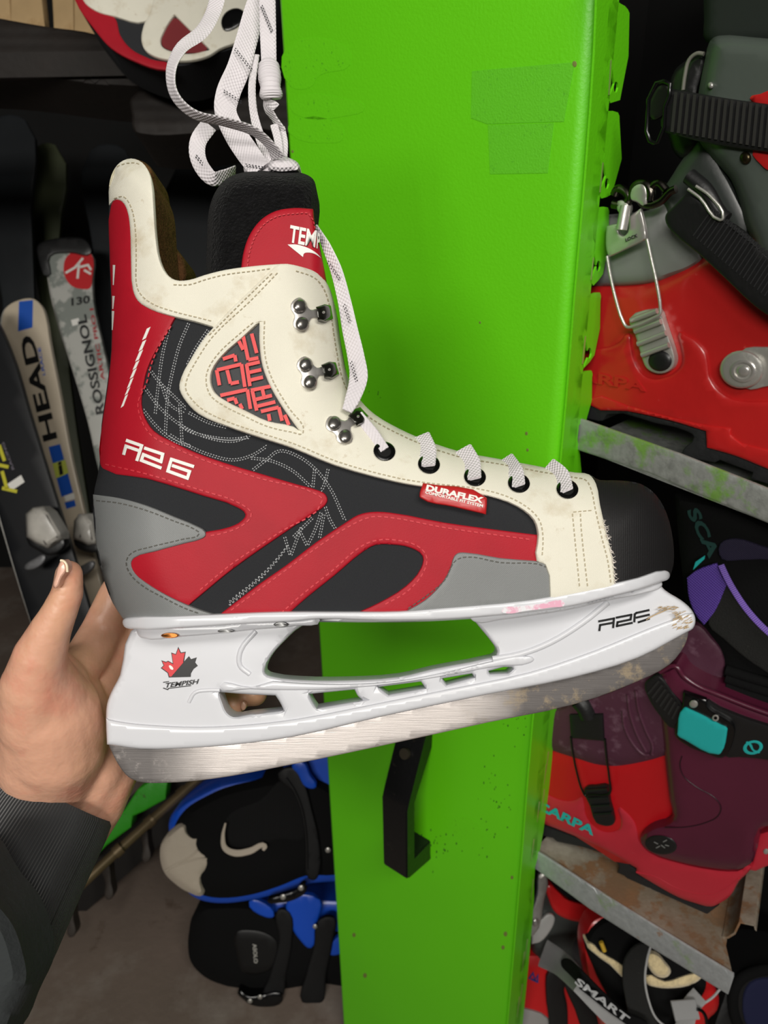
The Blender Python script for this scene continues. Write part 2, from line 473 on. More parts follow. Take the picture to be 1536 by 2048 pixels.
TARN = mat('tarnished steel', (160, 154, 150), .5, .7, brush=((14, 400, 1), .00006, .3), stain=[((196, 176, 142), 70, .52, .10, .75), ((105, 100, 100), 30, .58, .1, .5)])
CHROME = mat('polished nickel', (206, 202, 198), .28, .7)
DKMETAL = mat('dark lacquered metal', (42, 42, 36), .22, .6, coat=.4)
BLKMET = mat('black metal', (14, 14, 15), .25, .3, coat=.5)
COPPER = mat('copper rivet', (178, 112, 58), .35, 1)
NICK = mat('dark nickel', (150, 146, 142), .25, .85)
LACE = mat('white woven lace', (226, 220, 224), .75, weave=(760, 700, .0004, 0), var=(60, .05))
LACEBK = mat('black lace fleck', (24, 24, 30), .8)
SKIN = mat('skin', (226, 172, 144), .42, sss=.15, bump=(75, .0012), stain=[((222, 132, 112), 22, .50, .16, .55), ((208, 164, 116), 16, .52, .2, .5)])
NAIL = mat('finger nail', (232, 182, 160), .25, coat=.3)
NAILT = mat('nail tip', (240, 222, 190), .3)
SLEEVE = mat('dark ribbed knit', (40, 42, 44), .9, weave=(1250, 0, .0011, .12), sheen=.2)
SLEEVE2 = mat('dark grey jacket', (44, 48, 49), .9, bump=(260, .0006))
BLKPRINT = mat('black print', (12, 12, 14), .4)
REDPRINT = mat('red print', (214, 42, 50), .4)

# ------------------------------------------------------------------ the green end panel
YAW = math.radians(38)
ca, sa = math.cos(YAW), math.sin(YAW)
def horiz(px, py, y):
    r = ray(px, py); return np.array([r[0]/r[1]*y, y])
PR = horiz(1112, 1024, .60)                      # right edge of the front face
alng = np.array([ca, -sa]); inn = np.array([sa, ca]); outn = -inn
pn = np.array([outn[0], outn[1], 0])
Dpanel = plane((PR[0], PR[1], 1), pn)
dl = Dpanel(np.array([621.]), np.array([1024.]))[0]; PLf = W(621, 1024, dl)[:2]
width = float(np.linalg.norm(PR-PLf))
R_ = .014
prof2 = [PLf+inn*.035, PLf+inn*.006, PLf+inn*.002+alng*.0006, PLf+alng*.004]
n_ = 22
for k in range(1, n_): prof2.append(PLf+alng*(.004+(width-R_-.004)*k/n_))
for k in range(0, 9):
    a = PI/2*k/8; prof2.append(PR-alng*R_+inn*R_+alng*R_*math.sin(a)+outn*R_*math.cos(a))
prof2.append(PR+inn*.030)
outer = np.array(prof2); th = .0016
nrm2 = []
for i in range(len(outer)):
    t = outer[min(i+1, len(outer)-1)]-outer[max(i-1, 0)]; t /= np.linalg.norm(t); nrm2.append((-t[1], t[0]))
inner_ = outer+np.array(nrm2)*th
zs = [.02]+[.02+2.0*k/30 for k in range(1, 31)]
g = G(); V = []
m_ = len(outer)
for z in zs:
    V += [(p[0], p[1], z) for p in outer]+[(p[0], p[1], z) for p in inner_]
Fc = []
for j in range(len(zs)-1):
    a0, b0 = j*2*m_, (j+1)*2*m_
    for i in range(m_-1):
        Fc += [(a0+i, a0+i+1, b0+i+1, b0+i), (a0+m_+i, b0+m_+i, b0+m_+i+1, a0+m_+i+1)]
    for i, s in ((0, 1), (m_-1, -1)): Fc.append((a0+i, b0+i, b0+m_+i, a0+m_+i))
for b0 in (0, (len(zs)-1)*2*m_):
    for i in range(m_-1): Fc.append((b0+i, b0+m_+i, b0+m_+i+1, b0+i+1))
g.add(V, Fc, [(v[0]*3, v[2]) for v in V])
panel = thing('rack_end_panel', 'tall bright green sheet metal end panel with a black pull handle behind the skate', 'shelving panel', (PR[0]-.1, PR[1]+.08, .02))
emit('panel_sheet', g, GREEN, panel, angle=30)
# perforated flange on the right edge
Dfl = plane((PR[0], PR[1], 1), (alng[0], alng[1], 0))
fl_out = [(1196, -60, 1), (1234, -60, 1), (1234, 2), (1250, 12), (1259, 26), (1240, 200, 1), (1221, 206, 1), (1214, 196), (1213, 222, 1), (1236, 225), (1239, 240), (1224, 388), (1203, 397, 1), (1196, 390), (1197, 415, 1), (1216, 415), (1218, 430), (1206, 548), (1187, 571, 1), (1180, 565), (1180, 590, 1), (1200, 585), (1201, 601), (1189, 710), (1167, 737, 1), (1162, 728), (1162, 748, 1), (1183, 741), (1184, 756), (1172, 842), (1158, 850), (1160, 910), (1163, 945, 1), (1148, 1130), (1140, 1230), (1110, 1440), (1104, 1520), (1092, 1625), (1080, 1700), (1070, 1735), (1068, 1800), (1062, 1875), (1052, 1982), (1044, 2060), (1032, 2180, 1), (1004, 2180, 1), (1016, 2048), (1046, 1700), (1066, 1450), (1105, 1100), (1134, 800), (1150, 600), (1172, 350), (1190, 100)]
holes = []
for (sx, sy, hx, hy) in ((1222, 145, 1232, 172), (1205, 330, 1214, 365), (1186, 510, 1197, 530), (1170, 690, 1179, 704)):
    holes.append([(sx, sy-32), (sx+2.5, sy-10), (sx-1.5, sy+44), (sx-4, sy+40), (sx-2.5, sy)])
    holes.append([(hx, hy-9), (hx+4, hy-3), (hx+3, hy+9), (hx-1, hy+14), (hx-4, hy+6), (hx-3, hy-4)])
fl = solid('perforated_flange', fl_out, Dfl, .0016, GREEN, panel, holes=holes, step=26, sm=2, ext=(-alng[0], -alng[1], 0))
EDGE = mat('bare cut metal edge', (176, 226, 110), .35, .3)
g = G()
for (sx, sy) in ((1092, 1525), (1088, 1550), (1084, 1600), (1074, 1625), (1062, 1780), (1063, 1700), (1050, 1900), (1044, 1925), (1040, 1990), (1034, 2015)):
    g += stroke_geo([(sx+5, sy-22), (sx, sy+20)], 2.6, Dfl, base=.0003, w2=1)
emit('nick', g, EDGE, panel, kind='stuff')
strokes('cut_edge', [[(1222, 120), (1218, 190)], [(1206, 325), (1200, 385)], [(1187, 515), (1182, 560)], [(1171, 672), (1165, 728)]], 3, Dfl, EDGE, panel, base=.0003)
solid('tape_residue', [(944, 142, 1), (1150, 124, 1), (1128, 243, 1), (975, 248, 1), (942, 236, 1)], Dpanel, .0002, GREENR, panel, base=.00025, step=30, sm=1)
solid('tape_residue', [(976, 250, 1), (1108, 246, 1), (1096, 346, 1), (980, 348, 1)], Dpanel, .0002, GREENR, panel, base=.00025, step=30, sm=1)
for o_ in ([(572, 96), (690, 92), (700, 130), (640, 150), (620, 175), (580, 172)], [(580, 205), (700, 200), (730, 215), (690, 232), (590, 228)], [(578, 250), (682, 252), (684, 280), (660, 286), (580, 268)], [(905, 1640), (930, 1632), (960, 1655), (962, 1700), (930, 1690)]):
    solid('smudge', o_, Dpanel, .0002, SMUDGE, panel, base=.0002, step=30)
g = G()
for (x, y, s) in ((1149, 128, 5), (1053, 867, 3), (1055, 900, 2.5), (585, 303, 2.5), (1024, 1755, 3), (1011, 1868, 4), (1006, 1895, 3.5), (708, 1870, 3.5), (730, 1951, 4), (960, 645, 2)):
    g += disc_geo(x, y, s, s*1.3, Dpanel, .0003, seg=8)
emit('chip', g, mat('chipped paint', (120, 130, 60), .7), panel, kind='stuff')
g = G()
for k in range(90):
    x, y = random.choice([(985, 1560), (1000, 1600), (935, 1665), (1020, 1440), (880, 1690), (750, 800), (960, 1680)])
    x += random.gauss(0, 20); y += random.gauss(0, 22)
    g += disc_geo(x, y, random.uniform(.7, 1.5), random.uniform(.8, 3), Dpanel, .00015, seg=6)
emit('scratches', g, mat('dark scuff', (34, 84, 14), .7), panel, kind='stuff')
# handle
HB = W(838, 1694, Dpanel(np.array([838.]), np.array([1694.]))[0]); HT = W(838, 1440, Dpanel(np.array([838.]), np.array([1440.]))[0])
hd = np.array([HB[0], HB[1]]); zt = HT[2]; zb = HB[2]
def hp(s, z, w): return np.array([hd[0]+outn[0]*s+alng[0]*w, hd[1]+outn[1]*s+alng[1]*w, z])
def handle_geo():
    inner = [(0, zt), (0, zt-.03), (.038, zt-.088), (.038, zb+.024), (0, zb+.024)]
    outerp = [(0, zt+.012), (.012, zt+.004), (.046, zt-.078), (.052, zt-.09), (.052, zb+.006), (.048, zb+.002), (0, zb-.010)]
    prof_ = outerp+inner[::-1][0:]
    poly = [(s, z) for s, z in outerp]+[(s, z) for s, z in inner[::-1]]
    hw = .0185; V = []
    for sgn in (-1, 1):
        for (s, z) in poly: V.append(hp(s, z, sgn*hw))
    n = len(poly); bm = bmesh.new(); vs = [bm.verts.new(v) for v in V]
    bm.faces.new(vs[:n]); bm.faces.new(vs[n:][::-1])
    for i in range(n): bm.faces.new((vs[i], vs[i+n], vs[(i+1) % n+n], vs[(i+1) % n]))
    bmesh.ops.bevel(bm, geom=[e for e in bm.edges], offset=.0016, segments=2, affect='EDGES')
    bm.verts.ensure_lookup_table(); V = [v.co[:] for v in bm.verts]; bm.verts.index_update()
    Fc = [tuple(v.index for v in f.verts) for f in bm.faces]; bm.free()
    return G().add(V, Fc)
hdl = emit('pull_handle', handle_geo(), mat('black handle plastic', (20, 20, 21), .3, bump=(200, .0003), stain=[((70, 64, 54), 60, .62, .1, .5)]), panel)
c_ = hp(.0275, zt-.030, 0)
g = tube_geo([c_, c_+pn*.004+np.array([0, 0, .002])], .0065, 20)
emit('screw', g, mat('dusty screw', (70, 64, 52), .5, .5), hdl)

# ------------------------------------------------------------------ the ice skate
DM = .385
BACK = [(262, 314), (232, 330), (217, 380), (218, 500), (222, 600), (222, 700), (213, 780), (203, 850), (199, 930), (186, 1000), (192, 1080), (205, 1150), (225, 1205), (246, 1250)]
FRONT = [(652, 540), (668, 600), (680, 680), (700, 770), (722, 800), (750, 828), (800, 858), (850, 880), (920, 903), (1000, 918), (1080, 933), (1180, 945), (1240, 960), (1285, 970), (1314, 993), (1334, 1030), (1347, 1080), (1350, 1130), (1345, 1190)]
def boot_off(px, py):
    P = np.c_[np.atleast_1d(px), np.atleast_1d(py)]
    a = seg_dist(P, BACK, False); b = seg_dist(P, FRONT, False)
    return .032*prof(a/120)*prof(b/125)+.004*prof(a/400)
skate = thing('ice_skate', 'white, red and black hockey ice skate with a steel blade held up by the heel', 'ice skate', W(700, 1540, DM))
B = [(218, 405), (218, 376), (227, 350), (242, 333), (260, 326), (276, 332), (288, 350), (294, 376), (297, 412), (301, 474), (310, 527), (327, 556), (348, 570), (378, 570), (410, 552), (450, 541), (520, 531), (560, 529), (600, 534), (636, 548), (656, 570), (668, 604), (680, 680), (698, 762), (722, 802), (750, 829), (800, 858), (850, 880), (920, 903), (1000, 918), (1080, 933), (1150, 945), (1180, 949), (1200, 962), (1240, 963), (1280, 970), (1310, 992), (1330, 1028), (1343, 1080), (1345, 1130), (1338, 1152, 1), (1230, 1174), (1110, 1199), (950, 1214), (800, 1228), (640, 1230), (440, 1232), (350, 1236), (249, 1242, 1), (225, 1205), (205, 1150), (192, 1080), (186, 1000), (199, 930), (203, 850), (213, 780), (222, 700), (222, 600), (218, 500)]
K = dict(off=boot_off)
solid('boot_shell', B, DM, .006, FABRIC, skate, mirror=True, step=12, sm=3, **K)
solid('lining', [(240, 327), (262, 320), (283, 328), (295, 348), (302, 375), (305, 412), (309, 470), (317, 522), (332, 551), (350, 564), (378, 564), (378, 590), (300, 570), (260, 500), (232, 400)], DM, .040, BROWN, skate, base=-.0005, off=boot_off, step=10)
# lining seen inside the collar
solid('lining', [(262, 320), (284, 322), (304, 338), (314, 372), (315, 430), (314, 462), (334, 474), (352, 497), (368, 520), (368, 566), (330, 566), (300, 520), (286, 400), (262, 340)], DM+.012, .024, BROWN, skate, step=10, rr=8, rh=.004)
tong = solid('tongue', [(414, 560), (414, 480), (418, 420), (430, 385), (452, 358), (490, 344), (560, 343), (604, 346), (626, 358), (633, 380), (630, 440), (640, 500), (650, 560), (648, 620), (430, 620)], DM-.006, .018, FELT, skate, step=10, rr=34, rh=.016)
TON = dict(off=lambda x, y: .017*prof((np.minimum(x-414, 652-x))/34)*prof((y-340)/34))
def tonoff(x, y): return .0165*prof(np.clip(np.minimum(x-400, 655-x)/40, 0, 1))
patch = solid('tongue_badge', [(480, 600, 1), (482, 540), (488, 500), (502, 465), (524, 438), (552, 422), (590, 416), (626, 418, 1), (629, 450), (640, 500), (652, 560), (654, 600, 1)], DM-.006, .003, RED, skate, base=.0022, off=tonoff, step=10, rr=5, rh=.001)
lettering('badge_print', 'TEM', (577, 484), (630, 495), (4, -34), DM-.006, PRINT, patch, base=.0034, off=tonoff, bold=.025)
lettering('badge_print', 'P', (633, 496), (639, 500), (2, -32), DM-.006, PRINT, patch, base=.0034, off=tonoff, bold=.03)
solid('badge_swoosh', [(575, 489, 1), (592, 489), (616, 496), (634, 507), (642, 516, 1), (630, 508), (616, 505), (608, 507), (606, 514, 1)], DM-.006, .0004, PRINT, patch, base=.0036, off=tonoff, step=8)
emit('stitching', stitch_geo(inset([(486, 600), (488, 540), (494, 500), (506, 468), (526, 442), (552, 427), (590, 421), (622, 423), (640, 500), (650, 560), (650, 600)], 6)[:60], DM-.006, .0034, tonoff, 5, 4, 2), REDST, patch)
# patches
def patch_(name, out, m, base, holes=(), rr=5, rh=.0007, stitch=None, stm=None, sd=8, **k):
    o = solid(name, out, DM, .0022, m, skate, base=base, rr=rr, rh=rh, step=11, holes=holes, sm=3, **K)
    if stitch: emit('stitching', stitch(base+rh+.0001), stm, o)
    return o
def st(paths, dash=8, gap=5, w=2.6, slant=0):
    def f(base):
        g = G()
        for p in paths: g += stitch_geo(curve(p, 4), DM, base-.0001, boot_off, dash, gap, w, .00045, slant=slant)
        return g
    return f
TOE = [(1180, 955), (1200, 960), (1240, 961), (1282, 968), (1312, 990), (1333, 1026), (1346, 1080), (1347, 1130), (1340, 1153, 1), (1225, 1176, 1), (1212, 1080), (1196, 1010)]
solid('toe_cap', TOE, DM, .004, RUBBER, skate, base=.0008, rr=14, rh=.0014, step=11, sm=3, **K)
REDH = [(222, 412), (231, 399), (244, 401), (256, 420), (261, 455), (263, 520), (265, 575), (272, 596), (290, 612), (316, 624), (352, 633, 1), (336, 662), (312, 702), (295, 738), (286, 776), (283, 808), (290, 836), (308, 862), (342, 882), (391, 905), (444, 924), (520, 947), (595, 969), (637, 981), (650, 988), (655, 1000), (649, 1012), (626, 1027), (558, 1073), (467, 1137), (407, 1186), (376, 1212, 1), (331, 1192), (290, 1172), (258, 1145), (252, 1122), (262, 1108), (331, 1086), (400, 1066), (459, 1054), (484, 1041), (491, 1029), (475, 1015), (407, 992), (293, 957), (206, 937), (200, 925), (204, 850), (213, 790), (223, 700), (223, 600), (219, 500)]
rp = patch_('heel_panel', REDH, RED, .0008, stitch=st([[(343, 650), (322, 685), (304, 724), (293, 766), (276, 806), (284, 843), (304, 872), (342, 892), (391, 914), (520, 957), (636, 990), (645, 1000), (560, 1064), (466, 1126), (400, 1180)], [(208, 928), (293, 948), (407, 982), (478, 1006), (503, 1028), (486, 1050), (440, 1068), (414, 1072)]]), stm=REDST)
REDM = [(438, 1230, 1), (520, 1167), (573, 1130), (633, 1084), (690, 1046), (716, 1030), (742, 1024), (779, 1025), (888, 1045), (997, 1060), (1076, 1070, 1), (1076, 1142, 1), (940, 1130, 1), (912, 1160), (872, 1196), (795, 1228), (708, 1228, 1), (757, 1206), (812, 1172), (842, 1136), (845, 1112), (822, 1096), (782, 1089), (751, 1090), (728, 1102), (669, 1151), (615, 1194), (574, 1230, 1)]
rm = patch_('side_panel', REDM, RED, .0008, stitch=st([[(460, 1222), (530, 1171), (640, 1091), (696, 1054), (742, 1034), (779, 1035), (888, 1055), (1068, 1080)], [(560, 1228), (608, 1186), (664, 1142), (722, 1093), (751, 1081), (790, 1080), (835, 1092), (853, 1112), (850, 1138), (818, 1180), (760, 1214)]]), stm=REDST)
GREYH = [(186, 989, 1), (237, 996), (293, 1011), (350, 1034), (391, 1051), (410, 1063), (411, 1072), (400, 1079), (369, 1087), (310, 1103), (268, 1116), (262, 1127), (270, 1147), (293, 1166), (331, 1189), (373, 1209), (407, 1222), (434, 1230, 1), (350, 1236), (249, 1242, 1), (225, 1205), (205, 1150), (192, 1080)]
gh = patch_('heel_counter', GREYH, GREY, .0018, stitch=st([[(190, 1001), (237, 1006), (293, 1021), (350, 1043), (388, 1058), (398, 1067), (366, 1078), (300, 1094), (260, 1108), (252, 1125), (260, 1148), (285, 1172), (328, 1196), (370, 1217), (404, 1229)]], 7, 4, 2), stm=mat('dark grey thread', (88, 86, 80), .8))
GREYT = [(916, 1106), (930, 1105), (1000, 1116), (1100, 1127), (1114, 1133), (1117, 1148), (1112, 1199, 1), (1000, 1212), (800, 1228, 1), (850, 1200), (882, 1168), (900, 1138), (908, 1113)]
patch_('toe_guard', GREYT, GREY, .0018, stitch=st([[(815, 1218), (855, 1190), (890, 1160), (910, 1122), (930, 1114), (1000, 1125), (1100, 1137), (1107, 1150), (1103, 1196)]], 7, 4, 2), stm=mat('dark grey thread', (88, 86, 80), .8))
COLLAR = [(218, 410, 1), (218, 372), (226, 343), (240, 325), (262, 317), (284, 325), (298, 345), (305, 372), (308, 410), (312, 470), (320, 520), (334, 548), (350, 560), (378, 560), (410, 550), (450, 540), (520, 531), (562, 528, 1), (430, 656, 1), (390, 644), (340, 632), (300, 618), (276, 602), (266, 580), (262, 520), (260, 455), (254, 420), (244, 403), (230, 399)]
cl = patch_('collar', COLLAR, WHITE, .0016, rr=7, rh=.0011, stitch=st([[(226, 398), (246, 393), (262, 415), (270, 455), (272, 520), (274, 575), (284, 592), (306, 608), (345, 622), (392, 634), (424, 642)], [(345, 569), (378, 569), (410, 559), (450, 549), (520, 540), (545, 536)], [(232, 334), (250, 327), (272, 326), (285, 332)]], 6, 4, 2), stm=CREAMTH)
EYE = [(548, 534, 1), (562, 528), (600, 533), (636, 547), (656, 570), (668, 604), (680, 680), (698, 762), (722, 802), (750, 829), (800, 858), (850, 880), (920, 903), (1000, 918), (1080, 933), (1150, 945), (1178, 949), (1192, 968), (1200, 1010), (1214, 1070), (1226, 1120), (1231, 1176, 1), (1100, 1200, 1), (1090, 1130), (1074, 1122), (1076, 1069), (1068, 1041), (1036, 1014), (976, 992), (833, 972), (790, 964), (669, 931), (586, 897), (518, 875), (451, 852), (397, 828), (372, 803), (359, 778), (363, 754), (383, 716), (415, 668)]
TRI = [(519, 644, 1), (519, 689), (525, 733), (541, 774), (567, 818), (598, 861, 1), (586, 853), (535, 842), (491, 821), (451, 801), (430, 785), (422, 765), (424, 743), (444, 713), (485, 676)]
ey = patch_('eyestay', EYE, WHITE, .0026, holes=[TRI], rr=7, rh=.0011, stitch=st([
    [(556, 544), (500, 602), (424, 674), (392, 722), (374, 757), (371, 778), (383, 798), (404, 818), (455, 843), (522, 866), (590, 888), (672, 922), (792, 955), (836, 963), (980, 982), (1042, 1006), (1078, 1038), (1086, 1070), (1084, 1118)],
    [(545, 545), (490, 598), (416, 672)],
    [(590, 541), (630, 556), (647, 576), (658, 606), (670, 682), (688, 766), (714, 810), (744, 838), (798, 868), (848, 890), (918, 913), (1000, 928), (1080, 943), (1150, 955), (1172, 960), (1183, 980), (1190, 1014), (1204, 1075), (1216, 1122), (1222, 1165)],
    [(1145, 1025), (1160, 1180)], [(1161, 1025), (1163, 1060), (1176, 1178)], [(1145, 1024), (1190, 1020)],
    [(529, 640), (528, 689), (534, 730), (550, 770), (577, 815), (606, 866), (584, 864), (533, 852), (487, 831), (447, 811), (421, 791), (412, 765), (415, 740), (436, 707), (478, 668), (512, 640)]], 6, 4, 2), stm=CREAMTH)
# frayed threads at the toe seam
g = G()
for k in range(46):
    y = random.uniform(1040, 1165); x = np.interp(y, [1010, 1070, 1120, 1176], [1201, 1215, 1227, 1232])
    g += stroke_geo([(x-2, y), (x+random.uniform(1, 7), y+random.uniform(-6, 8))], 1.2, DM, base=.0036, off=boot_off, w2=.5)
emit('frayed_thread', g, mat('frayed thread', (226, 216, 206), .9), skate)
# red woven logo inside the triangle window
def c1(p): return (180+p[0]/2.954, 300+p[1]/2.954)
win = solid('window_insert', [(517, 648), (519, 689), (525, 733), (541, 774), (567, 818), (596, 860), (535, 842), (491, 821), (451, 801), (428, 784), (422, 765), (424, 743), (444, 713), (485, 676)], DM, .001, mat('grey black insert', (58, 60, 62), .6, weave=(2200, 2200, .0001, .15)), skate, base=.0012, off=boot_off, step=10)
S_ = [[(905, 1100), (935, 1240), (995, 1228)], [(955, 1085), (985, 1200)], [(750, 1300), (895, 1265), (915, 1400)], [(748, 1300), (765, 1390)], [(810, 1300), (830, 1380), (880, 1370)], [(785, 1235), (855, 1212), (862, 1250)], [(925, 1270), (1003, 1252)], [(935, 1315), (1012, 1298)], [(925, 1265), (945, 1395)], [(945, 1360), (1022, 1342)], [(770, 1450), (930, 1415), (948, 1530)], [(810, 1478), (855, 1466), (868, 1500)], [(950, 1420), (1066, 1396)], [(958, 1420), (985, 1540)], [(975, 1475), (1075, 1450)], [(1018, 1412), (1030, 1465)], [(985, 1515), (1095, 1488)], [(1010, 1545), (1115, 1520), (1135, 1600)], [(1055, 1560), (1062, 1600)], [(1150, 1565), (1175, 1625)], [(885, 1500), (900, 1530)], [(880, 1130), (905, 1180)]]
strokes('window_print', segments([[c1(p) for p in s] for s in S_], 0), 7.2, DM, mat('bright red print', (226, 62, 62), .5), win, base=.0022, off=boot_off)
# dotted print on the mesh fabric
def c3(p): return (180+p[0]/2.648, 850+p[1]/2.648)
dots1 = [[(470, 1040), (430, 1200), (402, 1400), (385, 1560)], [(585, 1020), (530, 1150), (490, 1300), (460, 1450), (445, 1680)], [(700, 1060), (620, 1180), (575, 1270)], [(320, 1400), (420, 1530), (560, 1640), (700, 1700), (850, 1720), (940, 1690)], [(310, 1530), (400, 1640), (500, 1720), (600, 1750)], [(580, 1550), (700, 1610), (810, 1640)], [(350, 1290), (400, 1360), (500, 1460), (570, 1530)], [(530, 1500), (545, 1740)], [(420, 1380), (470, 1500), (560, 1560)]]
dots3 = [[(480, 0), (520, 30), (620, 60), (740, 75), (850, 65)], [(420, 50), (520, 110), (640, 160), (760, 185), (860, 160), (940, 110)], [(860, 240), (940, 180), (1000, 138), (1100, 165), (1200, 240), (1280, 350), (1330, 460), (1352, 510)], [(850, 175), (960, 190), (1070, 240), (1150, 310), (1170, 330)], [(1262, 230), (1235, 330), (1220, 350)], [(1190, 230), (1180, 330)], [(1245, 430), (1270, 500), (1300, 550)], [(1225, 460), (1190, 560), (1150, 640)], [(1180, 490), (1070, 600)], [(1120, 540), (1060, 700)], [(1030, 590), (1060, 690)], [(1240, 470), (1215, 600)], [(1110, 560), (1150, 640)]]
g = G()
for ln in [[c1(p) for p in l] for l in dots1]+[[c3(p) for p in l] for l in dots3]:
    Q = curve(ln, 5)
    t = np.gradient(Q, axis=0); t /= np.linalg.norm(t, axis=1)[:, None]; nr = np.c_[-t[:, 1], t[:, 0]]
    for s in (-2.1, 2.1): g += stitch_geo(Q+nr*s, DM, .0001, boot_off, 2.8, 2.8, 1.5, .0002)
sq = curve([c3(p) for p in [(1050, 640), (940, 770), (830, 870), (730, 950)]], 12)
f_, L_ = path_walk(sq, False)
qq = np.arange(0, L_, 2.0); pp = f_(qq); t = np.gradient(pp, axis=0); t /= np.linalg.norm(t, axis=1)[:, None]
amp = 3+3*qq/L_; wig = pp+np.c_[-t[:, 1], t[:, 0]]*(np.sin(qq*.75)*amp)[:, None]
g += stitch_geo(wig, DM, .0001, boot_off, 3, 1.6, 1.5, .0002)
emit('dotted_print', g, WHITETH, skate)
# R26 print on the heel panel, tick marks
s3 = [[(196, 88), (284, 112), (260, 190)], [(180, 156), (192, 124), (262, 142)], [(300, 130), (386, 152), (377, 190), (284, 166), (272, 204), (370, 230)], [(546, 216), (428, 184), (410, 250), (520, 282), (534, 246), (424, 218)]]
s3 = [[(210, 182), (455, 268), (378, 505)], [(152, 400), (186, 275), (390, 346)], [(520, 313), (815, 412), (785, 540), (484, 418), (450, 518), (770, 642)], [(1325, 618), (962, 500), (902, 700), (1235, 822), (1272, 708), (995, 612)]]
strokes('number_print', segments([[(230+p[0]/8.533, 860+p[1]/8.533) for p in s] for s in s3], 5.8), 6.3, DM, PRINT, rp, base=.0016, off=boot_off)
g = G()
for (x, y, w) in ((288, 670, 6.5), (281, 690, 6.5), (274, 711, 6.5), (269, 733, 6.2), (263, 754, 5.8), (258, 775, 5.2), (253, 796, 4.8), (248, 809, 4)):
    pass
ticks = [((290, 672), (6.5, 13)), ((282, 692), (6, 12)), ((276, 712), (6, 11)), ((271, 731), (5.6, 11)), ((264, 752), (5, 12)), ((259, 771), (4.5, 9)), ((254, 787), (4, 7)), ((249, 804), (4, 9))]
tx = lambda y: 342-(y-1050)*.325
for y0, y1, w in ((1050, 1112, 26), (1126, 1178, 26), (1186, 1238, 26), (1248, 1288, 25), (1296, 1340, 24), (1350, 1398, 21), (1406, 1438, 20), (1448, 1512, 20)):
    g += solid_geo([c1(p)+(1,) for p in ((tx(y0)-w*.25, y0+6), (tx(y0)+w*.6, y0-6), (tx(y1)+w*.3, y1), (tx(y1)-w*.55, y1+12))], DM, .0003, base=.0018, off=boot_off, sm=1)
emit('tick_print', g, PRINT, rp)
g = G()
for (x, y0, y1) in ((229, 530, 570), (228, 592, 618), (227, 622, 660)):
    g += stroke_geo([(x-1, y0), (x-2.5, y1)], 5, DM, base=.0016, off=boot_off, w2=2)
emit('edge_print', g, PRINT, rp)
# label tab
TAB = [(846, 966, 1), (973, 995), (974, 1000), (972, 1029, 1), (908, 1014), (841, 996), (839, 992)]
tab = solid('label_tab', TAB, DM, .002, mat('red rubber label', (186, 32, 34), .35), skate, base=.0038, rr=5, rh=.001, step=10, off=boot_off)
lettering('label_print', 'DURAFLEX', (851, 981), (965, 1007), (3, -12), DM, PRINT, tab, base=.0048, off=boot_off, bold=.05)
lettering('label_print', 'COMFORTABLE FIT SYSTEM', (850, 987), (965, 1015), (1.4, -6), DM, PRINT, tab, base=.0048, off=boot_off, bold=.03)
# hooks
def c4h(p): return (560+p[0]/6.025, 580+p[1]/6.025)
def hook(rx1, ry1, rx2, ry2, hx, hy, ang):
    a, b, h = c4h((rx1, ry1)), c4h((rx2, ry2)), c4h((hx, hy))
    ax = np.array(a); bx = np.array(b); hx_ = np.array(h); m = (ax+bx)/2; d = (bx-ax)/np.linalg.norm(bx-ax)
    u = hx_-m; u /= np.linalg.norm(u)
    out = [ax-d*17, ax-u*17-d*6, ax-u*18+d*5, m-u*13, bx-u*18-d*5, bx-u*16+d*6, bx+d*17, bx+u*9+d*12, m+u*20+d*9, hx_-u*6+d*9, hx_-u*6-d*9, m+u*20-d*9, ax+u*9-d*12]
    out = [tuple(p) for p in out]
    hk = solid('lace_hook', out, DM, .0014, CHROME, skate, base=.0042, rr=3, rh=.0006, step=8, off=boot_off)
    for p in (a, b): emit('rivet', disc_geo(p[0], p[1], 14, 15, DM, .0030, .0046, boot_off, dome=True), NICK, hk)
    q = [hx_-u*13-d*13, hx_+u*5-d*17, hx_+u*17-d*13, hx_+u*18+d*10, hx_+u*2+d*17, hx_-u*13+d*13]
    emit('hook_cap', solid_geo([tuple(p)+(1,) for p in q], DM, .003, base=.0072, rr=6, rh=.0022, step=6, sm=1, off=boot_off)
         , DKMETAL, hk)
    emit('hook_shine', disc_geo(hx_[0]+1, hx_[1]-1, 3, 3, DM, .001, .0092, boot_off, dome=True, seg=10), CHROME, hk)
hook(240, 190, 268, 410, 520, 275, 0)
hook(312, 898, 365, 1115, 590, 965, 0)
hook(655, 1605, 790, 1765, 935, 1530, 0)
EYEL = [(769, 902), (858, 928), (950, 953), (1038, 966), (1135, 978)]
for (x, y) in EYEL:
    emit('eyelet', disc_geo(x, y, 22, 19, DM, .0012, .0040, boot_off, hole=.62, ang=.2), BLKMET, skate)
    emit('eyelet_hole', disc_geo(x, y, 14, 12, DM, .0002, .0040, boot_off, ang=.2, seg=16), mat('dark hole', (6, 6, 6), .9), skate)
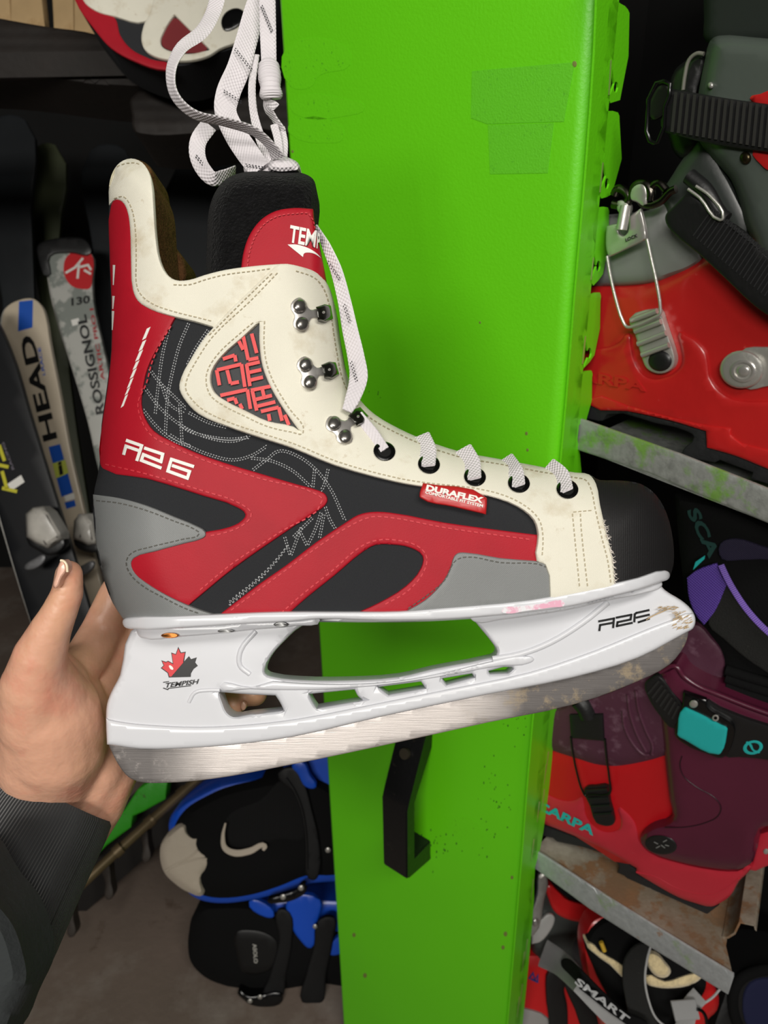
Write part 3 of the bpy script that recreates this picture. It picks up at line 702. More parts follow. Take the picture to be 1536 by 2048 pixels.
# white outsole
def sole_off(px, py):
    e = np.minimum(np.asarray(px)-236, 1350-np.asarray(px)); return .008+.030*prof(np.clip(e/130, 0, 1))
SOLE = [(246, 1240), (262, 1235), (341, 1232), (430, 1228), (563, 1223), (700, 1223), (798, 1222), (889, 1215), (1061, 1199), (1190, 1174), (1276, 1155), (1330, 1141), (1339, 1146), (1338, 1157), (1322, 1164), (1276, 1180), (1211, 1196), (1147, 1212), (996, 1231), (867, 1240), (760, 1241), (636, 1238), (584, 1243), (503, 1247), (362, 1256), (262, 1258), (248, 1253)]
sole = solid('outsole', SOLE, DM, 0, PLASTIC, skate, rr=7, rh=.0018, step=8, off=sole_off, mirror=True, sm=3)
solid('sole_stain', [(1003, 1222), (1040, 1213), (1080, 1208), (1130, 1207), (1100, 1215), (1050, 1222), (1015, 1227)], DM, .0003, mat('pink smear', (230, 172, 194), .5, stain=[((232, 232, 236), 160, .45, .1, 1)]), skate, base=.0020, off=sole_off, step=8)
mo = lambda a: (lambda px, py: np.full(np.shape(np.asarray(px, float)), a))
solid('mounting_plate', [(274, 1256), (362, 1252), (503, 1243), (600, 1240), (640, 1240), (590, 1252), (503, 1260), (430, 1268), (362, 1273), (283, 1276), (275, 1268)], DM, 0, PLASTIC, skate, rr=5, rh=.0015, step=10, off=lambda px, py: .010+.016*prof(np.clip((np.asarray(px)-270)/90, 0, 1)), mirror=True)
solid('mounting_plate', [(940, 1232), (1000, 1229), (1147, 1210), (1211, 1195), (1276, 1178), (1322, 1162), (1324, 1172), (1290, 1186), (1211, 1202), (1147, 1218), (1060, 1232), (1000, 1240), (950, 1244)], DM, 0, PLASTIC, skate, rr=4, rh=.0012, step=10, off=lambda px, py: .012+.014*prof(np.clip((1335-np.asarray(px))/90, 0, 1)), mirror=True)
emit('sole_rivet', disc_geo(340, 1271, 18, 5.5, DM, .003, .0262), COPPER, skate)
emit('sole_rivet', disc_geo(452, 1262, 17, 4, DM, .002, .0272), mat('zinc', (150, 150, 150), .4, 1), skate)
emit('sole_rivet', disc_geo(562, 1249, 15, 5, DM, .002, .0272), mat('zinc', (150, 150, 150), .4, 1), skate)
# blade holder
HOLD = [(262, 1262), (277, 1255, 1), (640, 1234, 1), (950, 1226, 1), (1211, 1188, 1), (1318, 1166, 1), (1330, 1180), (1362, 1200), (1383, 1219), (1391, 1238), (1387, 1256), (1375, 1264, 1), (1276, 1316), (1147, 1355), (975, 1389), (760, 1434), (584, 1474), (463, 1490), (382, 1496), (281, 1498), (214, 1489, 1), (212, 1441), (214, 1408), (222, 1385), (240, 1350)]
H1 = [(636, 1244, 1), (604, 1252), (568, 1283), (544, 1310), (531, 1335), (531, 1346), (548, 1353), (600, 1359), (690, 1360), (798, 1353), (867, 1337), (975, 1316), (990, 1311), (994, 1302), (984, 1285), (962, 1258), (946, 1238, 1), (860, 1243), (760, 1245)]
Hs = [H1,
      [(439, 1384, 1), (500, 1389), (551, 1391, 1), (560, 1405), (568, 1421, 1), (500, 1428), (467, 1432), (455, 1424), (446, 1404)],
      [(618, 1388, 1), (709, 1379, 1), (716, 1392), (726, 1400, 1), (634, 1416, 1), (626, 1404)],
      [(756, 1374, 1), (842, 1363, 1), (851, 1376, 1), (777, 1389, 1)],
      [(884, 1357, 1), (944, 1347, 1), (949, 1354, 1), (893, 1369, 1)],
      [(977, 1342, 1), (1022, 1334), (1026, 1337), (980, 1348, 1)]]
hold = solid('blade_holder', HOLD, DM, 0, PLASTIC, skate, holes=Hs, rr=8, rh=.0035, base=.0085, step=12, mirror=True, sm=3)
solid('holder_rim', [(212, 1437, 1), (250, 1444), (300, 1449), (400, 1453), (500, 1448), (600, 1436), (760, 1405), (900, 1377), (1061, 1343), (1190, 1300), (1297, 1256), (1340, 1240), (1385, 1226), (1391, 1240), (1386, 1257), (1375, 1264, 1), (1276, 1316), (1147, 1355), (975, 1389), (760, 1434), (584, 1474), (463, 1490), (382, 1496), (281, 1498), (214, 1489, 1)], DM, 0, PLASTIC, skate, base=.0118, rr=9, rh=.002, mirror=True, step=7, sm=3)
solid('holder_rib', [(546, 1362, 1), (600, 1366), (700, 1368), (800, 1361), (900, 1342), (985, 1322), (1040, 1312), (1068, 1318), (1060, 1326), (1000, 1332), (900, 1350), (800, 1366), (700, 1376), (600, 1380), (500, 1378), (440, 1372), (500, 1374)], DM, .001, PLASTIC, skate, base=.0125, rr=5, rh=.0012, step=12)
emit('holder_ridge', pxtube([(1215, 1205), (1165, 1245), (1100, 1285), (1040, 1308), (985, 1318)], DM, .0016, base=.0120), PLASTIC, skate)
emit('holder_ridge', pxtube([(378, 1404), (390, 1385), (415, 1380), (440, 1380)], DM, .0011, base=.0117), PLASTIC, skate)
emit('holder_ridge', pxtube([(512, 1262), (482, 1300), (480, 1330), (500, 1348)], DM, .0014, base=.0116), PLASTIC, skate)
SCUF = mat('brown scuff marks', (186, 160, 122), .6)
scl = []
for k in range(70):
    t = random.random(); x = 1352+34*random.random(); y = 1222+34*random.random()
    if x > 1388-abs(y-1240)*.6: continue
    a_ = random.uniform(-.3, .3); L_s = random.uniform(3, 10)
    scl.append([(x-L_s*.9, y+L_s*.35+a_), (x, y)])
for k in range(26):
    x = 1318+random.random()*40; y = 1213+random.random()*7; scl.append([(x-6, y+random.uniform(-1, 3)), (x, y)])
scl += [[(1292, 1240), (1310, 1230), (1336, 1219), (1350, 1212)], [(1296, 1236), (1316, 1226), (1340, 1217)]]
o_s = strokes('scuff', scl, 1.3, DM, SCUF, hold, base=.0119+.0024); o_s['kind'] = 'stuff'
# leaf emblem
def c4(p): return (180+p[0]/2.477, 1150+p[1]/2.477)
leaf = [(437, 356), (450, 384), (474, 380), (466, 428), (490, 402), (500, 417), (529, 408), (521, 434), (534, 450), (513, 466), (500, 488), (499, 505), (390, 508), (384, 486), (350, 461), (364, 448), (353, 423), (376, 430), (386, 425), (410, 438), (402, 384), (424, 392)]
solid('leaf_emblem', [c4(p)+(1,) for p in leaf], DM, .0003, BLKPRINT, hold, base=.0122, step=12, sm=1)
redl = [(437, 364), (448, 388), (470, 385), (461, 428), (462, 434), (403, 503), (393, 503), (388, 484), (356, 460), (368, 449), (358, 428), (376, 434), (386, 429), (413, 443), (406, 389), (426, 396)]
solid('leaf_print', [c4(p)+(1,) for p in redl], DM, .0003, REDPRINT, hold, base=.0125, step=12, sm=1)
solid('leaf_print', [c4(p) for p in [(392, 448), (408, 455), (412, 468), (402, 468), (394, 460)]], DM, .0003, PRINT, hold, base=.0127, step=12)
lettering('holder_print', 'TEMPISH', c4((368, 560)), c4((532, 540)), (3.2, -10), DM, BLKPRINT, hold, base=.0122, bold=.02)
strokes('holder_print', [[c4(p) for p in [(362, 532), (390, 528)]], [c4(p) for p in [(362, 560), (385, 568), (388, 562), (500, 548)]]], 1.6, DM, BLKPRINT, hold, base=.0122)
def c5(p): return (760+p[0]/2.327, 1100+p[1]/2.327)
s5 = [[(1022, 333), (1096, 318), (1088, 362)], [(1020, 372), (1026, 352), (1084, 341)], [(1108, 316), (1168, 303), (1164, 324), (1108, 336), (1104, 356), (1166, 345)], [(1250, 284), (1190, 298), (1182, 340)], [(1190, 318), (1250, 305)], [(1222, 332), (1246, 324), (1248, 314)]]
for s_ in s5:
    for k_ in range(len(s_)): s_[k_] = (s_[k_][0], s_[k_][1])
s5 = [[(128, 297), (335, 258), (325, 380)], [(132, 422), (142, 350), (308, 320)], [(372, 246), (578, 206), (568, 272), (386, 310), (376, 364), (585, 320)], [(820, 142), (650, 180), (626, 200), (620, 300)], [(650, 246), (824, 206)], [(680, 310), (824, 262)]]
strokes('number_print', segments([[(1180+p[0]/6.98, 1200+p[1]/6.98) for p in s] for s in s5], 3.4), 4.2, DM, BLKPRINT, hold, base=.0122)
BLADE = [(214, 1480, 1), (382, 1488), (584, 1466), (760, 1426), (975, 1380), (1147, 1346), (1276, 1306), (1377, 1255, 1), (1376, 1270), (1369, 1291), (1340, 1328), (1276, 1362), (1147, 1409), (975, 1445), (798, 1484), (543, 1537), (422, 1558), (321, 1566), (281, 1564), (257, 1554), (240, 1534), (220, 1496)]
solid('blade', BLADE, DM, 0, STEEL, skate, base=.0018, rr=3, rh=.0004, step=14, mirror=True, sm=3)
# laces
ld = .0004
def lace(name, pts, depths, widths, tw=0, t=.0011):
    return emit(name, ribbon_geo(pts, depths, widths, tw, t), LACE, skate)
px2m = DM/F
for (p, q, r) in (((846, 874), (856, 900), (858, 930)), ((930, 900), (944, 926), (950, 956)), ((1014, 920), (1030, 944), (1038, 970)), ((1100, 934), (1122, 952), (1134, 980))):
    P3 = [(p[0]-4, p[1]-2), (q[0]-3, q[1]), (r[0]-1, r[1]+1)]
    bo = boot_off(np.array([a[0] for a in P3], float), np.array([a[1] for a in P3], float))
    lace('lace_crossing', P3, list(DM-bo-np.array([.0030, .0052, .0066])), [.0092, .0096, .0066], 0, .0014)
b_ = boot_off(np.array([722., 745., 768.]), np.array([838., 866., 895.]))
lace('lace_crossing', [(716, 830), (745, 866), (769, 900)], DM-b_-.0058, [.005, .0056, .005], 0)
lace('lace_run', [(632, 452), (652, 492), (672, 540), (688, 600), (700, 660), (712, 715), (717, 755), (704, 800), (694, 822)], [.372, .368, .366, .364, .363, .360, .356, .352, .350], [.002, .0055, .0068, .0072, .0082, .0086, .0090, .0070, .0050], [40, 30, 20, 10, 5])
lace('lace_loop', [(440, -30), (428, 20), (405, 62), (362, 98), (343, 140), (350, 190), (388, 228), (450, 244), (510, 264), (545, 296), (556, 316)], [.40, .395, .385, .375, .365, .360, .358, .358, .362, .368, .372], [.0088], [20, 35, 45, 55, 60, 62, 64, 62, 60, 40])
lace('lace_loop', [(528, -30), (510, 20), (494, 78), (476, 140), (456, 188), (451, 222), (468, 264), (494, 304), (520, 340)], [.398, .396, .392, .388, .386, .386, .384, .380, .378], [.0104, .0106, .0110, .0116, .0120, .0116, .0118, .0120, .0110], [10, 0, 0, 0, 15, 0, 0])
lace('lace_loop', [(418, 250), (396, 284), (396, 316), (412, 346), (428, 358), (448, 352), (470, 340)], [.392, .390, .388, .387, .388, .392, .396], [.0085, .0085, .0082, .0078, .006], [10, 10, 15, 30, 50])
lace('lace_end', [(534, -30), (536, 60), (538, 132)], [.390, .388, .386], [.0085, .0085, .0078])
lace('lace_end', [(512, 110), (504, 170), (508, 230), (526, 290), (545, 322)], [.394, .392, .390, .386, .382], [.004, .0042, .0045, .006, .006], [20])
lace('lace_end', [(548, 250), (556, 280), (560, 320)], [.392, .388, .382], [.0042])
lace('lace_end', [(562, 255), (568, 285), (566, 322)], [.396, .390, .384], [.0042])
g = pxtube([(538, 128), (539, 150), (541, 175), (543, 198)], [.384, .383, .382, .384], [.0046, .0056, .0054, .0060, .0058, .0060, .0058, .0054, .0052, .0056, .0060, .0060, .0050][:13], 14)
emit('lace_knot', g, LACE, skate)
lace('lace_end', [(543, 198), (536, 214), (548, 236), (566, 262)], [.382, .386, .390, .394], [.009, .0075, .006, .0045], [0, 50, 60, 40])
solid('lace_knot', [(536, 338), (540, 322), (556, 308), (574, 314), (596, 326), (600, 340), (580, 346), (550, 346)], .379, .010, LACE, skate, rr=16, rh=.006, step=8)
solid('lace_knot', [(488, 342), (496, 318), (520, 312), (545, 322), (548, 346), (510, 350)], .384, .006, LACE, skate, rr=10, rh=.004, step=8)
# black flecks woven in the laces
g = G()
for (a, b, d) in (((470, 98), (505, 142), .3860), ((448, 182), (482, 204), .3835), ((492, 330), (528, 336), .3775), ((523, 12), (545, 66), .3870), ((688, 610), (700, 646), .3605), ((702, 724), (714, 765), .3550), ((392, 312), (418, 344), .3870), ((656, 524), (680, 560), .3635)):
    a, b = np.array(a, float), np.array(b, float); t = (b-a)/np.linalg.norm(b-a); nr = np.array([-t[1], t[0]]); L = np.linalg.norm(b-a); q = 0; k = 0
    while q < L:
        for s in (-1.8, 1.8):
            c = a+t*(q+(2 if s > 0 else 0))+nr*s; g += stroke_geo([tuple(c-t*1.5), tuple(c+t*1.5)], 1.9, d, t=.0004)
        q += 6.5; k += 1
emit('lace_fleck', g, LACEBK, skate, kind='stuff')

# ------------------------------------------------------------------ hand and sleeve
person = thing('person', 'bare left hand in a dark ribbed sleeve gripping the heel end of the skate', 'person', W(60, 1650, .42))
def capsule(a, b, ra, rb, n=10):
    a, b = np.array(a), np.array(b); d = b-a; L = np.linalg.norm(d); d = d/L
    P = []; R = []
    for k in range(n+1):
        t = PI/2*(1-k/n); P.append(a-d*ra*math.sin(t)); R.append(max(1e-5, ra*math.cos(t)))
    for k in range(1, n): P.append(a+(b-a)*k/n); R.append(ra+(rb-ra)*k/n)
    for k in range(n+1):
        t = PI/2*k/n; P.append(b+d*rb*math.sin(t)); R.append(max(1e-5, rb*math.cos(t)))
    return tube_geo(P, np.array(R), 20)
def chain(g, js):
    pts = [(W(x, y, d), r*d/F) for x, y, d, r in js]
    for (a, ra), (b, rb) in zip(pts, pts[1:]): g += capsule(a, b, ra, rb)
g = G()
chain(g, [(138, 1147, .352, 27), (135, 1186, .353, 31), (118, 1226, .354, 35), (100, 1262, .356, 41), (80, 1312, .360, 52), (70, 1372, .368, 66), (78, 1440, .380, 76)])
chain(g, [(80, 1350, .368, 62), (104, 1430, .385, 94), (116, 1490, .394, 94), (112, 1560, .420, 88), (60, 1680, .420, 86), (-30, 1830, .400, 86)])
chain(g, [(78, 1440, .380, 72), (90, 1510, .400, 92), (100, 1590, .425, 86)])
chain(g, [(100, 1350, .385, 56), (150, 1400, .408, 56), (185, 1470, .418, 58), (196, 1530, .418, 62), (170, 1610, .426, 58), (110, 1690, .430, 66)])
chain(g, [(226, 1500, .425, 52), (228, 1545, .424, 48), (196, 1610, .428, 52), (150, 1670, .434, 60)])
# palm hollow and the four fingers behind the holder
chain(g, [(110, 1370, .395, 50), (172, 1320, .418, 44), (205, 1262, .430, 42), (236, 1190, .432, 38), (300, 1090, .436, 32), (330, 1040, .438, 26)])
chain(g, [(170, 1430, .420, 54), (215, 1330, .436, 48), (270, 1270, .444, 38), (330, 1200, .444, 34), (360, 1160, .442, 28)])
chain(g, [(180, 1440, .425, 54), (250, 1380, .440, 44), (340, 1362, .440, 36), (430, 1372, .424, 31), (510, 1388, .414, 25)])
chain(g, [(190, 1480, .425, 54), (250, 1450, .440, 42), (330, 1420, .436, 34), (410, 1410, .420, 28), (466, 1410, .410, 24)])
hand = emit('hand', g, SKIN, person, angle=180)
for nm, vals in (('REMESH', dict(mode='VOXEL', voxel_size=.0013, use_smooth_shade=True)), ('SMOOTH', dict(factor=.5, iterations=14))):
    m = hand.modifiers.new(nm.lower(), nm)
    for k, v in vals.items(): setattr(m, k, v)
# nail of the thumb, seen edge-on, and of the finger tip in the slot
emit('thumb_nail', solid_geo([(124, 1120), (132, 1128), (133, 1142), (124, 1156), (114, 1176), (108, 1176), (111, 1150), (117, 1130)], .352-.0105, .006, rr=6, rh=.0022, step=5), NAIL, hand)
emit('nail_tip', pxtube([(121, 1121), (127, 1122), (133, 1129), (135, 1144)], .352-.0125, .0006), NAILT, hand)
emit('finger_nail', solid_geo([(485, 1403), (489, 1404), (493, 1411), (490, 1419), (485, 1421)], .410-.0052, .003, rr=4, rh=.0008, step=4), NAIL, hand)
# sleeve: a hollow ribbed tube
P = [W(x, y, d) for x, y, d in ((104, 1592, .420), (84, 1624, .416), (30, 1712, .405), (-40, 1830, .392), (-150, 2010, .374), (-220, 2140, .362))]
R = [r*.42/F for r in (132, 138, 146, 158, 172, 180)]
P2 = P[::-1]+P; R2 = R[::-1]+[r-.0035 for r in R]
Pc = []; Rc = []
for p, r in zip(P[::-1], R[::-1]): Pc.append(p); Rc.append(r)
rim = P[0]-(P[1]-P[0])/np.linalg.norm(P[1]-P[0])*.002
Pc.append(rim); Rc.append(R[0]-.0015)
Pa, _ = frames(Pc); gS = G(); T_ = []
ax = [(Pc[min(i+1, len(Pc)-1)]-Pc[max(i-1, 0)]) for i in range(len(Pc))]
seg = 180; V = []; UV = []; u = None
prof_pts = [(Pc[i], Rc[i], ax[i]) for i in range(len(Pc))]+[(P[0], R[0]-.004, ax[-2]), (P[1], R[1]-.0045, ax[-3]), (P[3], R[3]-.005, ax[-4])]
for i, (p, r, a) in enumerate(prof_pts):
    a = a/np.linalg.norm(a)
    if u is None: u = np.cross(a, [0, 0, 1.0])
    u = u-a*(u @ a); u /= np.linalg.norm(u); v = np.cross(a, u)
    for k in range(seg):
        th_ = 2*PI*k/seg; V.append(p+r*(math.cos(th_)*u+math.sin(th_)*v)); UV.append((k/seg*.75, i*.03))
Fc = [(i*seg+k, i*seg+(k+1) % seg, (i+1)*seg+(k+1) % seg, (i+1)*seg+k) for i in range(len(prof_pts)-1) for k in range(seg)]
gS.add(V, Fc, UV); emit('sleeve', gS, SLEEVE, person, angle=60)
solid('jacket_hem', [(-80, 1700), (0, 1790), (40, 1840), (62, 1900), (70, 1960), (40, 2030), (0, 2110), (-120, 2140)], .335, .02, SLEEVE2, person, rr=60, rh=.02, step=16)

# ------------------------------------------------------------------ shelves on the right
SY = math.radians(45)
sdir = np.array([math.cos(SY), -math.sin(SY), 0]); sback = np.array([math.sin(SY), math.cos(SY), 0])
FE = np.array([*(PR+inn*.036), 1.0])
Dsh = plane(FE, -sback)
def PT(px, py, D): return W(px, py, asD(D)(np.array([float(px)]), np.array([float(py)]))[0])
ZINC = mat('galvanised shelf steel', (150, 153, 149), .5, .3, bump=(300, .0003), var=(160, .14), stain=[((116, 170, 44), 26, .52, .10, .8), ((96, 98, 94), 60, .55, .15, .6)])
ZINC2 = mat('rusty galvanised steel', (168, 160, 146), .55, .2, bump=(300, .0003), var=(120, .12), stain=[((150, 98, 52), 16, .54, .05, .85), ((118, 100, 80), 9, .42, .2, .75)])
ZINC3 = mat('galvanised lip with paint wear', (172, 176, 178), .45, .35, bump=(300, .0003), var=(160, .12), stain=[((128, 170, 60), 18, .60, .08, .6), ((158, 108, 62), 40, .64, .06, .7)])
sh1 = thing('shelf', 'galvanised shelf with green paint rubs on its lip, under the red boot with silver buckles', 'shelf', PT(1151, 880, Dsh), 'metal rack shelves')
lipA = [(1149, 834, 1), (1175, 842), (1364, 909, 1), (1536, 977), (1660, 1026, 1), (1660, 1096, 1), (1536, 1046), (1400, 990), (1300, 947), (1160, 901), (1146, 894, 1)]
solid('front_lip', lipA, Dsh, .0016, ZINC, sh1, step=20, sm=1, rr=5, rh=.0012, ext=sback)
a, b = PT(1149, 888, Dsh), PT(1660, 1088, Dsh)
print('SH1', a, b)
sh1o = prism_geo([a, b, b+sback*.27, a+sback*.27], (0, 0, -.0016))
emit('shelf_plate', sh1o, ZINC, sh1)
a2, b2 = PT(1148, 893, Dsh), PT(1660, 1094, Dsh)
emit('return_flange', prism_geo([a2, b2, b2+sback*.018, a2+sback*.018], (0, 0, .0014)), ZINC, sh1)
sh2 = thing('shelf', 'rust stained galvanised shelf with a bent back lip, under the plum and red boot', 'shelf', PT(1070, 1728, Dsh), 'metal rack shelves')
lipB = [(1069, 1700, 1), (1090, 1712), (1222, 1798), (1467, 1948), (1467, 1955), (1456, 1989, 1), (1300, 1894), (1180, 1818), (1070, 1737), (1066, 1722)]
solid('front_lip', lipB, Dsh, .0016, ZINC3, sh2, step=20, sm=1, rr=5, rh=.0012, ext=sback)
f0, f1 = PT(1066, 1702, Dsh), PT(1466, 1951, Dsh)
print('SH2', f0, f1)
zs2 = (f0[2]+f1[2])/2
def onz(px, py, z):
    r = ray(np.array(float(px)), np.array(float(py))); return CAM+r*((z-CAM[2])/r[2])
plate = [f0, f1, PT(1457, 1914, plane((0, 0, f1[2]), (0, 0, 1))), None]
Dz = plane((0, 0, zs2), (0, 0, 1))
q = [f0, f1, PT(1457, 1914, Dz), PT(1462, 1880, Dz), PT(1490, 1735, Dz), PT(1380, 1600, Dz), PT(1150, 1500, Dz)]
r0, r1 = PT(1449, 1870, Dz), PT(1470, 1745, Dz)
dd = (r1-r0)/np.linalg.norm(r1-r0)
emit('shelf_plate', prism_geo([f0, f1, PT(1457, 1914, Dz), PT(1452, 1892, Dz), r1+dd*.16, f0+sback*.26], (0, 0, -.0016)), ZINC2, sh2); nn = np.array([dd[1], -dd[0], 0])
gp = G()
pr = [(0, 0), (.004, .002), (.009, .012), (.011, .03), (.024, .034), (.026, .028)]
V = []
for s_ in (r0-dd*.004, r1+dd*.16):
    for (o_, h_) in pr: V.append(s_+nn*o_+np.array([0, 0, h_]))
for s_ in (r0-dd*.004, r1+dd*.16):
    for (o_, h_) in pr: V.append(s_+nn*(o_-.0018)+np.array([0, 0, h_+.0012]))
n = len(pr); Fc = []
for i in range(n-1): Fc += [(i, i+1, n+i+1, n+i), (2*n+i, 3*n+i, 3*n+i+1, 2*n+i+1), (i, 2*n+i, 2*n+i+1, i+1), (n+i, n+i+1, 3*n+i+1, 3*n+i)]
Fc += [(0, n, 3*n, 2*n), (n-1, 3*n-1, 4*n-1, 2*n-1)]
emit('side_lip', gp.add(V, Fc), ZINC2, sh2)

# ------------------------------------------------------------------ boot A (red, silver buckles)
RSH = mat('red boot plastic', (186, 32, 32), .3, coat=.25, bump=(60, .0003), var=(14, .08), stain=[((214, 110, 100), 120, .66, .08, .35)])
RSH2 = mat('raspberry boot plastic', (184, 40, 56), .34, coat=.2, bump=(60, .0002), stain=[((214, 130, 130), 120, .68, .08, .3)])
RSH3 = mat('plain red boot plastic', (184, 18, 26), .38, coat=.1, bump=(90, .0002))
GSHC = mat('grey green cuff plastic', (76, 84, 78), .38, coat=.15, bump=(90, .0002))
GSH = mat('grey boot plastic', (130, 132, 130), .35, coat=.2, bump=(90, .0002))
GSH2 = mat('dark grey boot plastic', (58, 62, 60), .38, coat=.15, bump=(90, .0002))
PLUM = mat('plum boot plastic', (82, 26, 48), .3, coat=.25, bump=(60, .0002), var=(10, .1))
PLUM2 = mat('dusty plum plastic', (78, 40, 58), .5, bump=(120, .0004), stain=[((120, 88, 104), 60, .56, .12, .5)])
BLKP = mat('black plastic strap', (22, 22, 23), .42, coat=.1, bump=(200, .0002))
SOLEB = mat('black lug rubber', (24, 25, 27), .7, bump=(300, .0003))
BUCK = mat('buckle aluminium', (196, 194, 188), .36, .65, bump=(150, .0003))
TEAL = mat('teal plastic', (34, 172, 170), .35, coat=.2)
LINER = mat('black liner', (9, 9, 10), .92, spec=.2, bump=(400, .0006))
CUSH = mat('dark green black liner', (12, 22, 16), .8)
BK = dict(ext=sback)
DA = plane(FE+sback*.035, -sback)
pa = PT(1330, 900, DA)
bA = thing('ski_boot', 'red ski boot with grey cuff and silver wire buckles on the upper shelf', 'ski boot', pa, 'ski boots on the metal rack')
def pt_(name, out, m, par, base=0, thick=.02, rr=10, rh=.003, D=None, sm=3, step=16, **k):
    return solid(name, out, D or DA, thick, m, par, base=base, rr=rr, rh=rh, sm=sm, step=step, ext=sback, **k)
redA = pt_('lower_shell', [(1090, 560, 1), (1190, 562), (1250, 563), (1310, 555), (1364, 530), (1404, 505), (1500, 470), (1660, 480, 1), (1680, 980, 1), (1536, 934), (1472, 909), (1416, 894, 1), (1412, 857, 1), (1337, 836), (1255, 818), (1180, 806), (1090, 800, 1)], RSH, bA, thick=.09, rr=40, rh=.012)
pt_('lower_rand', [(1090, 696, 1), (1188, 696), (1220, 692), (1240, 682), (1257, 666), (1263, 690), (1270, 722), (1288, 749), (1310, 757), (1336, 751), (1356, 738), (1364, 724), (1361, 696), (1358, 664), (1374, 670), (1391, 680), (1411, 704), (1417, 730), (1421, 756), (1440, 782), (1472, 799), (1536, 802), (1660, 806, 1), (1680, 986, 1), (1536, 936), (1472, 911), (1414, 894, 1), (1412, 860, 1), (1337, 838), (1255, 820), (1180, 808), (1090, 800, 1)], RSH, bA, base=.0125, thick=.02, rr=9, rh=.003)
pt_('rand_step', [(1180, 796), (1255, 812), (1337, 834), (1420, 852), (1462, 856, 1), (1462, 872), (1536, 900), (1660, 945, 1), (1680, 990, 1), (1536, 938), (1472, 912), (1414, 895, 1), (1412, 862, 1), (1337, 840), (1255, 822), (1180, 810)], RSH, bA, base=.016, thick=.01, rr=5, rh=.0012)
pt_('sole', [(1090, 800, 1), (1180, 810), (1255, 822), (1337, 841), (1411, 861, 1), (1414, 893, 1), (1472, 910), (1536, 934), (1690, 986, 1), (1690, 1050, 1), (1536, 968), (1500, 958, 1), (1506, 945, 1), (1440, 920, 1), (1430, 925, 1), (1364, 914, 1), (1366, 900), (1388, 874), (1372, 862), (1310, 846), (1215, 829), (1206, 841), (1178, 838), (1090, 830, 1)], SOLEB, bA, base=.011, thick=.09, rr=3, rh=.001)
pt_('instep_shell', [(1090, 440, 1), (1190, 432), (1230, 428), (1298, 420), (1318, 404), (1332, 400), (1350, 440), (1380, 480), (1408, 515), (1380, 540), (1345, 553), (1310, 565), (1250, 572), (1188, 573), (1090, 572, 1)], GSH, bA, base=.006, thick=.03, rr=30, rh=.008)
pt_('gusset', [(1320, 405), (1345, 350), (1380, 300), (1402, 280), (1448, 335), (1482, 398), (1500, 440), (1500, 470), (1470, 500), (1410, 510), (1370, 480)], GSH2, bA, base=.008, thick=.04, rr=30, rh=.006)
pt_('cuff', [(1418, 86), (1426, 76), (1440, 71), (1500, 74), (1680, 92, 1), (1680, 640, 1), (1540, 580), (1503, 479), (1489, 443), (1481, 410), (1462, 360), (1446, 340), (1420, 310), (1400, 285), (1392, 240), (1398, 180), (1410, 120)], GSHC, bA, base=.014, thick=.07, rr=36, rh=.012)
pt_('cuff_badge', [(1500, 196), (1520, 188), (1560, 180), (1560, 212), (1520, 208)], RSH, bA, base=.027, thick=.001, rr=2, rh=.0004)
pt_('cuff_badge', [(1506, 300), (1520, 304), (1540, 300), (1540, 340), (1522, 330)], RSH, bA, base=.027, thick=.001, rr=2, rh=.0004)
pt_('tongue', [(1338, 180), (1350, 140), (1370, 122), (1392, 107), (1411, 107), (1408, 145), (1396, 190), (1400, 290), (1370, 320), (1345, 300)], BLKP, bA, base=.004, thick=.05, rr=16, rh=.006)
emit('tongue_edge', pxtube([(1366, 180), (1370, 150), (1378, 120), (1394, 107), (1408, 108)], DA, .0014, base=.013), mat('worn grey edge', (110, 108, 100), .5), bA)
pt_('liner', [(1408, -60, 1), (1408, 40), (1412, 84), (1500, 90), (1690, 104, 1), (1690, -60, 1)], CUSH, bA, base=.004, thick=.06, rr=20, rh=.006)
emit('rivet', disc_geo(1421, 171, 6, 7, DA, .002, .026, dome=True, seg=16), BUCK, bA)
emit('rivet', disc_geo(1491, 316, 12, 13, DA, .003, .026, dome=True, seg=18), mat('dark bronze', (70, 62, 44), .3, .9), bA)
# upper ribbed strap
stA = pt_('cuff_strap', [(1340, 177, 1), (1380, 184), (1450, 196), (1536, 208), (1680, 226, 1), (1680, 326, 1), (1536, 305), (1460, 294), (1407, 285), (1333, 266, 1), (1322, 252), (1330, 210)], BLKP, bA, base=.030, thick=.004, rr=4, rh=.001)
g = G()
for k in range(17):
    x = 1352+k*12.5; y0 = 184+(x-1352)*.145; y1 = 264+(x-1352)*.172
    g += stroke_geo([(x, y0), (x-8, y1)], 6.5, DA, base=.0308, t=.0016)
emit('strap_ribs', g, mat('strap ribs', (38, 37, 35), .6), stA)
fr = [(1313, 166), (1340, 168), (1330, 215), (1316, 285), (1300, 282), (1295, 240)]
emit('buckle_frame', pxtube(fr, DA, .0016, base=.032, closed=True, sm=2), BLKMET, bA)
solid('buckle_plate', [(1316, 172), (1336, 172), (1326, 230), (1300, 238)], DA, .002, mat('dull dark steel', (70, 70, 68), .3, .9), bA, base=.031, rr=3, rh=.001, ext=sback, step=8)
